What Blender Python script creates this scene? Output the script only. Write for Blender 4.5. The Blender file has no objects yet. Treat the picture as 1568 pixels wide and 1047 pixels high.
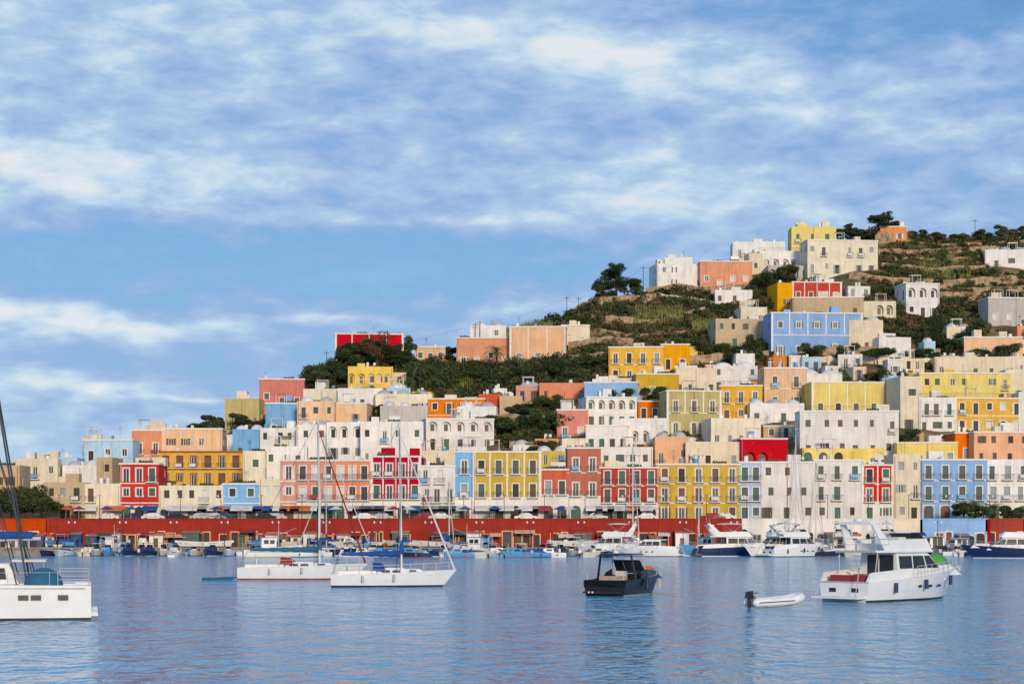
import bpy, math, random
import numpy as np
from mathutils import Vector, Matrix
random.seed(7); rng=np.random.default_rng(7)
R=math.radians
F=3049.0; CH=4.6; VH=806.0; UC=784.0
SC=bpy.context.scene
# ------------------------------------------------------------------ materials
MATS={}
def nmat(name):
    m=bpy.data.materials.new(name); m.use_nodes=True
    return m,m.node_tree,m.node_tree.nodes['Principled BSDF']
def simple(name,col,rough=.6,metal=0,spec=.5,var=.12,scale=1.5):
    if name in MATS: return name
    m,nt,b=nmat(name); N=nt.nodes; Lk=nt.links
    b.inputs['Roughness'].default_value=rough; b.inputs['Metallic'].default_value=metal
    b.inputs['Specular IOR Level'].default_value=spec
    g=N.new('ShaderNodeNewGeometry'); n=N.new('ShaderNodeTexNoise'); n.inputs['Scale'].default_value=scale; n.inputs['Detail'].default_value=4
    Lk.new(g.outputs['Position'],n.inputs['Vector'])
    r=N.new('ShaderNodeMapRange'); r.inputs['From Min'].default_value=.3; r.inputs['From Max'].default_value=.7
    r.inputs['To Min'].default_value=1-var; r.inputs['To Max'].default_value=1+var*.5
    Lk.new(n.outputs['Fac'],r.inputs['Value'])
    x=N.new('ShaderNodeVectorMath'); x.operation='SCALE'; x.inputs[0].default_value=col[:3]
    Lk.new(r.outputs['Result'],x.inputs['Scale']); Lk.new(x.outputs['Vector'],b.inputs['Base Color'])
    MATS[name]=m; return name
def stucco(name,col,wear=.4):
    if name in MATS: return name
    m,nt,b=nmat(name); N=nt.nodes; Lk=nt.links
    b.inputs['Roughness'].default_value=.9; b.inputs['Specular IOR Level'].default_value=.2
    g=N.new('ShaderNodeNewGeometry')
    n=N.new('ShaderNodeTexNoise'); n.inputs['Scale'].default_value=.35; n.inputs['Detail'].default_value=6; n.inputs['Roughness'].default_value=.65
    Lk.new(g.outputs['Position'],n.inputs['Vector'])
    mp=N.new('ShaderNodeMapping'); mp.inputs['Scale'].default_value=(2.2,2.2,.18); Lk.new(g.outputs['Position'],mp.inputs['Vector'])
    n2=N.new('ShaderNodeTexNoise'); n2.inputs['Scale'].default_value=1; n2.inputs['Detail'].default_value=4; Lk.new(mp.outputs['Vector'],n2.inputs['Vector'])
    def mr(src,a,c,lo,hi):
        r=N.new('ShaderNodeMapRange'); r.inputs['From Min'].default_value=a; r.inputs['From Max'].default_value=c
        r.inputs['To Min'].default_value=lo; r.inputs['To Max'].default_value=hi; Lk.new(src,r.inputs['Value']); return r.outputs['Result']
    a=mr(n.outputs['Fac'],.35,.7,.86,1.08); c=mr(n2.outputs['Fac'],.3,.55,.84,1.0)
    p=N.new('ShaderNodeMath'); p.operation='MULTIPLY'; Lk.new(a,p.inputs[0]); Lk.new(c,p.inputs[1])
    x=N.new('ShaderNodeVectorMath'); x.operation='SCALE'; x.inputs[0].default_value=col[:3]
    Lk.new(p.outputs[0],x.inputs['Scale'])
    oi=N.new('ShaderNodeObjectInfo'); hs=N.new('ShaderNodeHueSaturation'); Lk.new(x.outputs['Vector'],hs.inputs['Color'])
    Lk.new(mr(oi.outputs['Random'],0,1,.488,.510),hs.inputs['Hue'])
    q=N.new('ShaderNodeMath'); q.operation='FRACT'; q2=N.new('ShaderNodeMath'); q2.operation='MULTIPLY'; q2.inputs[1].default_value=7.3; Lk.new(oi.outputs['Random'],q2.inputs[0]); Lk.new(q2.outputs[0],q.inputs[0])
    Lk.new(mr(q.outputs[0],0,1,.92,1.08),hs.inputs['Value']); Lk.new(mr(oi.outputs['Random'],0,1,1.15,.92),hs.inputs['Saturation'])
    n3=N.new('ShaderNodeTexNoise'); n3.inputs['Scale'].default_value=.9; n3.inputs['Detail'].default_value=7; n3.inputs['Roughness'].default_value=.75
    Lk.new(g.outputs['Position'],n3.inputs['Vector'])
    f=mr(n3.outputs['Fac'],.60,.76,0,wear)
    mx=N.new('ShaderNodeMix'); mx.data_type='RGBA'; Lk.new(f,mx.inputs['Factor']); Lk.new(hs.outputs['Color'],mx.inputs['A'])
    gr=[.45*v+.2 for v in col[:3]]; mx.inputs['B'].default_value=(*gr,1)
    Lk.new(mx.outputs['Result'],b.inputs['Base Color'])
    MATS[name]=m; return name
COL=dict(red=(.56,.035,.025),crimson=(.43,.025,.032),scarlet=(.66,.07,.025),gold=(.78,.42,.03),yellow=(.83,.65,.19),ochre=(.61,.43,.075),
 pink=(.70,.33,.26),salmon=(.76,.35,.21),peach=(.80,.53,.33),blue=(.24,.47,.78),paleblue=(.46,.62,.78),cream=(.80,.71,.54),
 white=(.82,.80,.76),tan=(.58,.44,.28),grey=(.54,.51,.47),orange=(.76,.24,.04),terracotta=(.54,.21,.14),olive=(.54,.43,.17))
for k,c in COL.items(): stucco(k+'_stucco',c,.2 if k in('white','cream') else .36)
simple('glass',(.025,.033,.04),.42,0,.4,.3)
simple('dark_interior',(.05,.04,.033),.8)
simple('trim_white',(.78,.76,.72),.7); simple('trim_red',(.30,.03,.03),.7)
simple('shutter_green',(.04,.12,.085),.6); simple('shutter_brown',(.14,.065,.035),.6); simple('shutter_grey',(.28,.32,.34),.6); simple('shutter_white',(.65,.65,.62),.6)
simple('iron',(.05,.05,.05),.6,.0); simple('roof_grey',(.38,.36,.33),.9)
simple('gel_white',(.80,.80,.78),.3,0,.5,.06); simple('gel_cream',(.66,.62,.52),.35,0,.5,.06)
simple('navy',(.015,.03,.10),.3,0,.5,.1); simple('black_gel',(.014,.015,.02),.25,0,.5,.1); simple('canvas_blue',(.015,.08,.32),.8,0,.3,.3)
simple('canvas_teal',(.02,.12,.22),.8); simple('canvas_green',(.08,.32,.05),.8); simple('canvas_white',(.66,.65,.62),.8)
simple('antifoul_red',(.35,.05,.03),.6); simple('antifoul_blue',(.02,.06,.2),.6); simple('antifoul_dark',(.03,.035,.045),.6)
simple('teak',(.30,.17,.08),.6,0,.3,.25,4); simple('alu',(.50,.51,.52),.55,.0); simple('mast_paint',(.66,.66,.64),.45); simple('rubber_grey',(.45,.45,.45),.6); simple('rubber_black',(.02,.02,.02),.5)
simple('seat_red',(.32,.03,.03),.7); simple('seat_tan',(.42,.33,.24),.7); simple('orange_paint',(.6,.14,.02),.5); simple('sky_blue_paint',(.10,.33,.60),.4); simple('yellow_paint',(.65,.45,.05),.5)
simple('concrete',(.34,.32,.28),.9,0,.2,.25,.8); simple('asphalt',(.06,.06,.06),.9); simple('wood_pole',(.10,.07,.05),.9)
simple('bark',(.09,.06,.04),.95,0,.2,.3,4); simple('furled_red',(.22,.02,.02),.8)
for i,c in enumerate([(.032,.052,.018),(.054,.082,.025),(.09,.110,.034),(.14,.125,.050),(.20,.12,.06)]): simple('leaf_%d'%i,c,.8,0,.25,.45,.7)
simple('leaf_reed',(.25,.27,.08),.8,0,.2,.4,.8); simple('leaf_palm',(.09,.13,.035),.6,0,.3,.3); simple('leaf_rust',(.20,.075,.04),.8,0,.2,.4)
simple('leaf_pine',(.034,.056,.020),.8,0,.2,.5,1)
def M(n): return MATS[n]
def stone(name,c1,c2,sc=1.2):
    m,nt,b=nmat(name); N=nt.nodes; Lk=nt.links
    b.inputs['Roughness'].default_value=.95; b.inputs['Specular IOR Level'].default_value=.15
    g=N.new('ShaderNodeNewGeometry'); v=N.new('ShaderNodeTexVoronoi'); v.inputs['Scale'].default_value=sc
    n=N.new('ShaderNodeTexNoise'); n.inputs['Scale'].default_value=.6; n.inputs['Detail'].default_value=6
    Lk.new(g.outputs['Position'],v.inputs['Vector']); Lk.new(g.outputs['Position'],n.inputs['Vector'])
    a=N.new('ShaderNodeMath'); a.operation='MULTIPLY_ADD'; Lk.new(v.outputs['Distance'],a.inputs[0]); a.inputs[1].default_value=.5
    Lk.new(n.outputs['Fac'],a.inputs[2])
    r=N.new('ShaderNodeValToRGB'); r.color_ramp.elements[0].position=.4; r.color_ramp.elements[0].color=(*c1,1)
    r.color_ramp.elements[1].position=.95; r.color_ramp.elements[1].color=(*c2,1); Lk.new(a.outputs[0],r.inputs[0])
    Lk.new(r.outputs[0],b.inputs['Base Color']); MATS[name]=m
stone('stone_wall',(.16,.11,.07),(.48,.35,.22)); stone('quay_stone',(.18,.16,.14),(.36,.33,.28),.8)
stucco('quay_red',(.37,.028,.020),.2); stucco('quay_orange',(.55,.12,.035),.2)
# ------------------------------------------------------------------ mesh builder
class MB:
    def __init__(s): s.p={}
    def _p(s,part): return s.p.setdefault(part,([],[],[],[],[]))
    def add(s,vs,fs,mat,part='body',smooth=False):
        V,Fc,Ml,Mi,Sm=s._p(part); o=len(V); V.extend([tuple(v) for v in vs])
        if mat not in Ml: Ml.append(mat)
        mi=Ml.index(mat)
        for f in fs: Fc.append([o+i for i in f]); Mi.append(mi); Sm.append(smooth)
    def quad(s,a,b,c,d,mat,part='body'): s.add([a,b,c,d],[(0,1,2,3)],mat,part)
    def hexa(s,v,mat,part='body'): s.add(v,[(0,3,2,1),(4,5,6,7),(0,1,5,4),(1,2,6,5),(2,3,7,6),(3,0,4,7)],mat,part)
    def box(s,x0,x1,y0,y1,z0,z1,mat,part='body'):
        s.hexa([(x0,y0,z0),(x1,y0,z0),(x1,y1,z0),(x0,y1,z0),(x0,y0,z1),(x1,y0,z1),(x1,y1,z1),(x0,y1,z1)],mat,part)
    def tbox(s,b,w0,z0,t,w1,z1,mat,part='body'):
        s.hexa([(b[0],-w0,z0),(b[1],-w0,z0),(b[1],w0,z0),(b[0],w0,z0),(t[0],-w1,z1),(t[1],-w1,z1),(t[1],w1,z1),(t[0],w1,z1)],mat,part)
    def cyl(s,a,b,r0,r1=None,n=6,mat='iron',part='body',cap=True):
        r1=r0 if r1 is None else r1
        a=Vector(a);b=Vector(b);d=(b-a)
        if d.length<1e-6: return
        d.normalize(); u=d.orthogonal().normalized(); w=d.cross(u)
        vs=[];
        for k,(c,r) in enumerate(((a,r0),(b,r1))):
            for i in range(n):
                t=2*math.pi*i/n; vs.append(c+u*math.cos(t)*r+w*math.sin(t)*r)
        fs=[(i,(i+1)%n,n+(i+1)%n,n+i) for i in range(n)]
        s.add(vs,fs,mat,part,True)
        if cap: s.add(vs,[tuple(range(n))[::-1],tuple(range(n,2*n))],mat,part)
    def path(s,pts,r0,r1,n,mat,part='body'):
        m=len(pts)-1
        for i in range(m): s.cyl(pts[i],pts[i+1],r0+(r1-r0)*i/m,r0+(r1-r0)*(i+1)/m,n,mat,part,cap=(i==m-1))
    def ell(s,c,r,mat,part='body',nu=10,nv=6,lo=-1.0):
        vs=[];fs=[]
        for j in range(nv+1):
            ph=-math.pi/2*(-lo)+(math.pi/2+math.pi/2*(-lo))*j/nv
            for i in range(nu):
                t=2*math.pi*i/nu; vs.append((c[0]+r[0]*math.cos(ph)*math.cos(t),c[1]+r[1]*math.cos(ph)*math.sin(t),c[2]+r[2]*math.sin(ph)))
        for j in range(nv):
            for i in range(nu): fs.append((j*nu+i,j*nu+(i+1)%nu,(j+1)*nu+(i+1)%nu,(j+1)*nu+i))
        s.add(vs,fs,mat,part,True)
    def meshes(s,name):
        out=[]
        for part,(V,Fc,Ml,Mi,Sm) in s.p.items():
            me=bpy.data.meshes.new(name+'_'+part); me.from_pydata(V,[],Fc)
            for m in Ml: me.materials.append(M(m))
            me.polygons.foreach_set('material_index',Mi); me.polygons.foreach_set('use_smooth',Sm); me.update(); out.append((part,me))
        return out
def place(name,meshes,loc=(0,0,0),rz=0,rx=0):
    if len(meshes)==1:
        o=bpy.data.objects.new(name,meshes[0][1]); SC.collection.objects.link(o); o.location=loc; o.rotation_euler=(rx,0,rz); return o
    e=bpy.data.objects.new(name,None); SC.collection.objects.link(e); e.location=loc; e.rotation_euler=(rx,0,rz); e.empty_display_size=.5
    for part,me in meshes:
        o=bpy.data.objects.new(part,me); SC.collection.objects.link(o); o.parent=e
    return e
# ------------------------------------------------------------------ survey of the site (bearing u, elevation v, distance d -> metres)
def X(u,d): return (u-UC)/F*d
def Z(v,d): return CH+(VH-v)/F*d
RU=[-900,-300,0,130,300,345,400,480,560,650,700,780,870,920,1000,1100,1200,1300,1350,1420,1500,1568,1900,2600]
RV=[770,745,722,705,668,648,618,578,556,550,548,515,488,462,452,432,402,366,356,368,366,362,380,600]
def vr(u): return float(np.interp(u,RU,RV))
def dr(u): return 430+.083*min(max(u,-100),1700)
D0=346.
def ground(u,d):
    if d<=D0: return 5.5
    r=dr(u); t=(d-D0)/(r-D0)
    if t<=1: return Z(798-(798-vr(u))*t,d)
    return max(Z(vr(u),r)-(d-r)*.12-((d-r)**2)*.0012,-3)
def dep(u,v):
    if v>=797: return 342.
    return D0+(dr(u)-D0)*min(1,(798-v)/(798-vr(u)))
def gp(u,v,dz=0):
    d=dep(u,v); return Vector((X(u,d),d,ground(u,d)+dz))
# ------------------------------------------------------------------ terrain
us=np.arange(-900,2600,12); ds=np.concatenate([[333,340,346],np.arange(350,640,3.5),[660,700,760]])
V=[];FC=[]
from mathutils import noise as mn
for d in ds:
    for u in us:
        z=ground(u,d); x=X(u,d)
        if d>352: z+= (mn.noise(Vector((x*.06,d*.06,0)))*1.0+mn.noise(Vector((x*.3,d*.3,3)))*.35)*min(1,(d-352)/20)
        V.append((x,d,z))
nu=len(us)
for j in range(len(ds)-1):
    for i in range(nu-1): FC.append((j*nu+i,j*nu+i+1,(j+1)*nu+i+1,(j+1)*nu+i))
me=bpy.data.meshes.new('hillside'); me.from_pydata(V,[],FC)
m,nt,b=nmat('hillside_ground'); N=nt.nodes; Lk=nt.links
b.inputs['Roughness'].default_value=1; b.inputs['Specular IOR Level'].default_value=.1
g=N.new('ShaderNodeNewGeometry'); n=N.new('ShaderNodeTexNoise'); n.inputs['Scale'].default_value=.12; n.inputs['Detail'].default_value=9; n.inputs['Roughness'].default_value=.7
Lk.new(g.outputs['Position'],n.inputs['Vector'])
r=N.new('ShaderNodeValToRGB'); cr=r.color_ramp
cr.elements[0].position=.28; cr.elements[0].color=(.045,.06,.02,1); cr.elements[1].position=.70; cr.elements[1].color=(.38,.25,.13,1)
e=cr.elements.new(.44); e.color=(.10,.095,.036,1); e=cr.elements.new(.55); e.color=(.22,.14,.07,1)
Lk.new(n.outputs['Fac'],r.inputs[0]); Lk.new(r.outputs[0],b.inputs['Base Color']); me.materials.append(m)
for p in me.polygons: p.use_smooth=True
place('hillside_terrain',[('t',me)])
# ------------------------------------------------------------------ quay, wall, promenade
q=MB(); q.box(X(-700,331),X(2300,331),320,333.5,-3,1.1,'quay_stone','quay'); q.box(X(-700,331),X(2300,331),319.7,320.6,1.1,1.28,'concrete','kerb')
place('stone_quay',q.meshes('stone_quay'))
def facade(mb,o,ux,W,z0,z1,ops,wallf,inn,trim=None,dep_=.2):
    o=Vector(o);ux=Vector(ux);inn=Vector(inn)
    P=lambda s_,z,k=0: tuple(o+ux*s_+inn*k+Vector((0,0,z)))
    S=sorted(set([0,W]+[v for q_ in ops for v in q_[:2]])); Zs=sorted(set([z0,z1]+[v for q_ in ops for v in q_[2:4]]))
    for i in range(len(S)-1):
        if S[i+1]-S[i]<1e-4: continue
        for j in range(len(Zs)-1):
            if Zs[j+1]-Zs[j]<1e-4: continue
            cs=(S[i]+S[i+1])/2; cz=(Zs[j]+Zs[j+1])/2
            if any(q_[0]<cs<q_[1] and q_[2]<cz<q_[3] for q_ in ops): continue
            mb.quad(P(S[i],Zs[j]),P(S[i+1],Zs[j]),P(S[i+1],Zs[j+1]),P(S[i],Zs[j+1]),wallf(cz),'walls')
    for q_ in ops:
        a,c,za,zb,kind,pm=q_[:6]; w=wallf((za+zb)/2); D=dep_ if kind!='loggia' else .9
        mb.quad(P(a,za),P(a,zb),P(a,zb,D),P(a,za,D),w,'walls'); mb.quad(P(c,za),P(c,zb),P(c,zb,D),P(c,za,D),w,'walls')
        mb.quad(P(a,zb),P(c,zb),P(c,zb,D),P(a,zb,D),w,'walls'); mb.quad(P(a,za),P(c,za),P(c,za,D),P(a,za,D),w,'walls')
        mb.quad(P(a,za,D),P(c,za,D),P(c,zb,D),P(a,zb,D),pm,'windows')
        if kind=='loggia':
            cx=(a+c)/2; h2=min(.4,(c-a)*.25); mb.quad(P(cx-h2,za,D-.02),P(cx+h2,za,D-.02),P(cx+h2,zb-.5,D-.02),P(cx-h2,zb-.5,D-.02),'glass','windows')
        if kind in('arch','loggia'):
            r_=min((c-a)/2,zb-za-.3); mid=(a+c)/2; n_=6
            for sg in(-1,1):
                pts=[P(mid+sg*(c-a)/2,zb,.0)]
                for k in range(n_+1):
                    t=math.pi/2*k/n_; pts.append(P(mid+sg*(c-a)/2*math.cos(t),zb-r_+r_*math.sin(t),.0))
                mb.add(pts,[tuple(range(len(pts)))],w,'walls')
        if kind=='win' and pm=='glass':
            cx=(a+c)/2
            f0=lambda s0,s1,q0,q1: mb.hexa([P(s0,q0,D-.05),P(s1,q0,D-.05),P(s1,q0,D-.01),P(s0,q0,D-.01),P(s0,q1,D-.05),P(s1,q1,D-.05),P(s1,q1,D-.01),P(s0,q1,D-.01)],q_[6] if len(q_)>6 else 'trim_white','windows')
            f0(cx-.05,cx+.05,za,zb); f0(a,a+.09,za,zb); f0(c-.09,c,za,zb); f0(a+.09,cx-.05,zb-.1,zb); f0(cx+.05,c-.09,zb-.1,zb)
        if trim and kind!='loggia':
            t=.17; pr=-.05
            def bx(s0,s1,q0,q1): mb.hexa([P(s0,q0,pr),P(s1,q0,pr),P(s1,q0,.003),P(s0,q0,.003),P(s0,q1,pr),P(s1,q1,pr),P(s1,q1,.003),P(s0,q1,.003)],trim,'trim')
            bx(a-t,a,za-.02,zb+t); bx(c,c+t,za-.02,zb+t); bx(a,c,zb,zb+t); 
            if zb-za<2: bx(a-t-.05,c+t+.05,za-.14,za-.02)
def building(u0,u1,vt,vb,col,nc=None,nf=None,style='',name=None,depth=None,rot=None,gcol=None,trimc='trim_white'):
    d=dep((u0+u1)/2,vb); W=(u1-u0)/F*d; H=(vb-vt)/F*d
    if nf is None: nf=max(1,round(H/3.3))
    if nc is None: nc=max(1,round(W/2.6))
    if 'n' in style: nc=0
    if rot is None: rot=random.uniform(-5,10) if vb<700 else (random.uniform(-4,6) if vb<790 else random.uniform(-2,2))
    dp=depth or random.uniform(7,9.5)
    mb=MB(); wall=col+'_stucco'; fh=H/nf
    gm=(gcol or ('white' if 'w' in style else col))+'_stucco'
    wf=lambda z: gm if z<fh*.98 and nf>1 and ('w' in style or gcol) else wall
    trim=trimc if 't' in style else None
    rr=random.Random(int(u0*7+vt))
    shut=rr.choice(['shutter_green','shutter_brown','shutter_grey','shutter_white','shutter_green'])
    fr=rr.choice(['trim_white','trim_white','shutter_brown','shutter_green'])
    def mk(Wd,nc_,front=True):
        ops=[]
        if nc_==0: return ops
        pitch=Wd/nc_
        for f in range(nf):
            zf=f*fh
            for c in range(nc_):
                if not front and rr.random()<.4: continue
                if 't' not in style and rr.random()<.14: continue
                cx=pitch*(c+.5)+(0 if 't' in style else rr.uniform(-.14,.14)*pitch)
                ground=(f==0)
                if 'l' in style and (f==nf-1) and front:
                    hw=min(pitch*.33,1.0); ops.append((cx-hw,cx+hw,zf+min(.7,fh*.2),zf+min(fh*.78,3.0),'loggia',wall)); continue
                if ground and front and ('a' in style):
                    hw=min(.85,pitch*.34); ops.append((cx-hw,cx+hw,.05,min(fh*.76,2.7),'arch',rr.choice(['dark_interior','glass','shutter_green','shutter_brown','shutter_white','dark_interior']))); continue
                hw=min(.52,pitch*.3); 
                balc=front and (f>0 or nf==1) and ('b' in style or rr.random()<.22)
                if balc or (ground and rr.random()<.5 and front) or ('t' in style and rr.random()<.3): za,zb=zf+.12,zf+min(fh*.76,2.4)
                else:
                    za=zf+fh*.30; zb=min(zf+fh*.74,za+1.35)
                if 't' not in style: hw*=rr.uniform(.7,1.05)
                k=rr.random(); pm='glass' if k<.62 else (shut if k<.93 else 'dark_interior')
                ops.append((cx-hw,cx+hw,za,zb,'win',pm,fr))
                if front and balc:
                    bw=hw+.45
                    mb.box(cx-bw,cx+bw,-.85,0,zf-.06,zf+.08,'trim_white','trim')
                    mb.box(cx-bw,cx+bw,-.85,-.81,zf+1.0,zf+1.05,'iron','railing')
                    nb=int(2*bw/.22)
                    for i in range(nb+1):
                        xx=cx-bw+.02+i*(2*bw-.04)/nb; mb.box(xx-.02,xx+.02,-.845,-.815,zf+.08,zf+1.0,'iron','railing')
                    for sx in(cx-bw,cx+bw-.04): mb.box(sx,sx+.04,-.81,-.02,zf+.98,zf+1.03,'iron','railing')
                    if rr.random()<.25: mb.box(cx-bw*.8,cx+bw*.5,-.90,-.86,zf+.3,zf+.95,rr.choice(['canvas_white','sky_blue_paint','seat_red','canvas_white']),'laundry')
                elif front and pm=='glass' and pitch>2.3 and rr.random()<.5:
                    for s0,s1 in((cx-hw*1.9,cx-hw-.2*bool(trim)-.01),(cx+hw+.2*bool(trim)+.01,cx+hw*1.9)):
                        if s1-s0>.1: mb.box(s0,s1,-.07,-.003,za,zb,shut,'shutters')
        return ops
    fo=mk(W,nc); 
    facade(mb,(0,0,0),(1,0,0),W,-5,H,fo,wf,(0,1,0),trim)
    sc=0 if 'n' in style else max(1,round(dp/4))
    facade(mb,(W,0,0),(0,1,0),dp,-5,H,mk(dp,sc,False),wf,(-1,0,0),None)
    facade(mb,(0,dp,0),(0,-1,0),dp,-5,H,mk(dp,sc,False),wf,(1,0,0),None)
    mb.quad((W,dp,-5),(0,dp,-5),(0,dp,H),(W,dp,H),wall,'walls')
    t=.25; rd=H-.45
    mb.quad((t,t,rd),(W-t,t,rd),(W-t,dp-t,rd),(t,dp-t,rd),'roof_grey','roof')
    for a,b_,c,e in(((0,0),(W,0),(W-t,t),(t,t)),((W,0),(W,dp),(W-t,dp-t),(W-t,t)),((W,dp),(0,dp),(t,dp-t),(W-t,dp-t)),((0,dp),(0,0),(t,t),(t,dp-t))):
        mb.quad((*a,H),(*b_,H),(*c,H),(*e,H),wall,'walls'); mb.quad((*e,H),(*c,H),(*c,rd),(*e,rd),wall,'walls')
    if 'p' in style or 't' in style:
        mb.box(-.14,W+.14,-.16,0,H-.32,H-.05,trim or 'trim_white','trim')
        mb.box(W,W+.14,0,dp,H-.32,H-.05,trim or 'trim_white','trim'); mb.box(-.14,0,0,dp,H-.32,H-.05,trim or 'trim_white','trim')
        if 't' in style and nf>1:
            for f in range(1,nf):
                zz=f*fh; mb.box(0,W,-.07,0,zz-.28,zz-.1,trim,'trim')
        if 'c' in style and nc:
            for xx in(0,W-.45): mb.box(xx,xx+.45,-.06,0,-.5,H-.32,trim,'trim')
            for k in range(1,nc): mb.box(W*k/nc-.12,W*k/nc+.12,-.055,0,fh if nf>1 else 0,H-.32,trim,'trim')
    if nc and rr.random()<.6:
        px=rr.choice([.25,W-.3,W*.5]); mb.cyl((px,-.08,-1),(px,-.08,H-.35),.05,.05,5,rr.choice(['trim_white','shutter_grey','terracotta_stucco']),'drainpipe')
    if 'v' in style:
        nvv=max(1,round(W/4))
        for k in range(nvv):
            cw=W/nvv; mb.ell((cw*(k+.5),dp*.45,H-.5),(cw*.47,dp*.42,1.5+.2*rr.random()),'white_stucco' if rr.random()<.6 else 'grey_stucco','roof',14,5,0)
    for k in range(rr.randint(2,5)):
        kk=rr.random(); x=rr.uniform(.8,max(.9,W-2)); y=rr.uniform(.8,dp*.5)
        if kk<.3 and W>6 and 'v' not in style:
            mb.box(x,x+rr.uniform(1.4,2.6),y+1,y+3.2,rd,H+rr.uniform(.9,1.9),rr.choice([wall,'white_stucco','cream_stucco']),'roof_hut')
        elif kk<.45: mb.box(x,x+.55,y,y+.5,rd,H+rr.uniform(.5,1.1),'white_stucco','chimney')
        elif kk<.56: mb.cyl((x,y,rd),(x,y,H+rr.uniform(.5,1)),.45,.45,8,rr.choice(['shutter_grey','gel_white','sky_blue_paint']),'water_tank')
        elif kk<.68:
            for q_ in range(5): mb.ell((x+q_*.5,y*.4+.4,H+.1),(.28,.25,.3+.15*rr.random()),rr.choice(['leaf_1','leaf_2']),'roof_planters',6,4)
        elif kk<.78 and W>5:
            for a_ in(0,2.2):
                for b_ in(.4,2.4): mb.cyl((x*.6+a_,b_,rd),(x*.6+a_,b_,H+1.9),.06,.06,5,'trim_white','pergola')
            for q_ in range(6): mb.box(x*.6-.2,x*.6+2.4,.4+q_*.4,.46+q_*.4,H+1.9,H+1.98,rr.choice(['teak','trim_white']),'pergola')
        else:
            h_=rr.uniform(1.4,2.8); mb.cyl((x,y,rd),(x,y,H+h_),.03,.025,4,'iron','antenna')
            for q_ in(.0,.25,.5): mb.box(x-.4,x+.4,y-.015,y+.015,H+h_-q_,H+h_-q_+.025,'iron','antenna')
    if 'k' in style:
        mb.box(0,W,-.02,.03,H+.75,H+.8,'iron','railing')
        for i in range(int(W/.35)): mb.box(i*.35,i*.35+.025,0,.025,H,H+.75,'iron','railing')
    zb=Z(vb,d) if vb<797 else 5.5
    a=R(rot); cx=X((u0+u1)/2,d); loc=Vector((cx,d,zb))+Matrix.Rotation(a,3,'Z')@Vector((-W/2,0,0))
    nm=name or {'scarlet':'red','crimson':'dark_red','grey':'stone','paleblue':'pale_blue'}.get(col,col)+'_townhouse'
    place(nm,mb.meshes(nm),loc,a)
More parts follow.
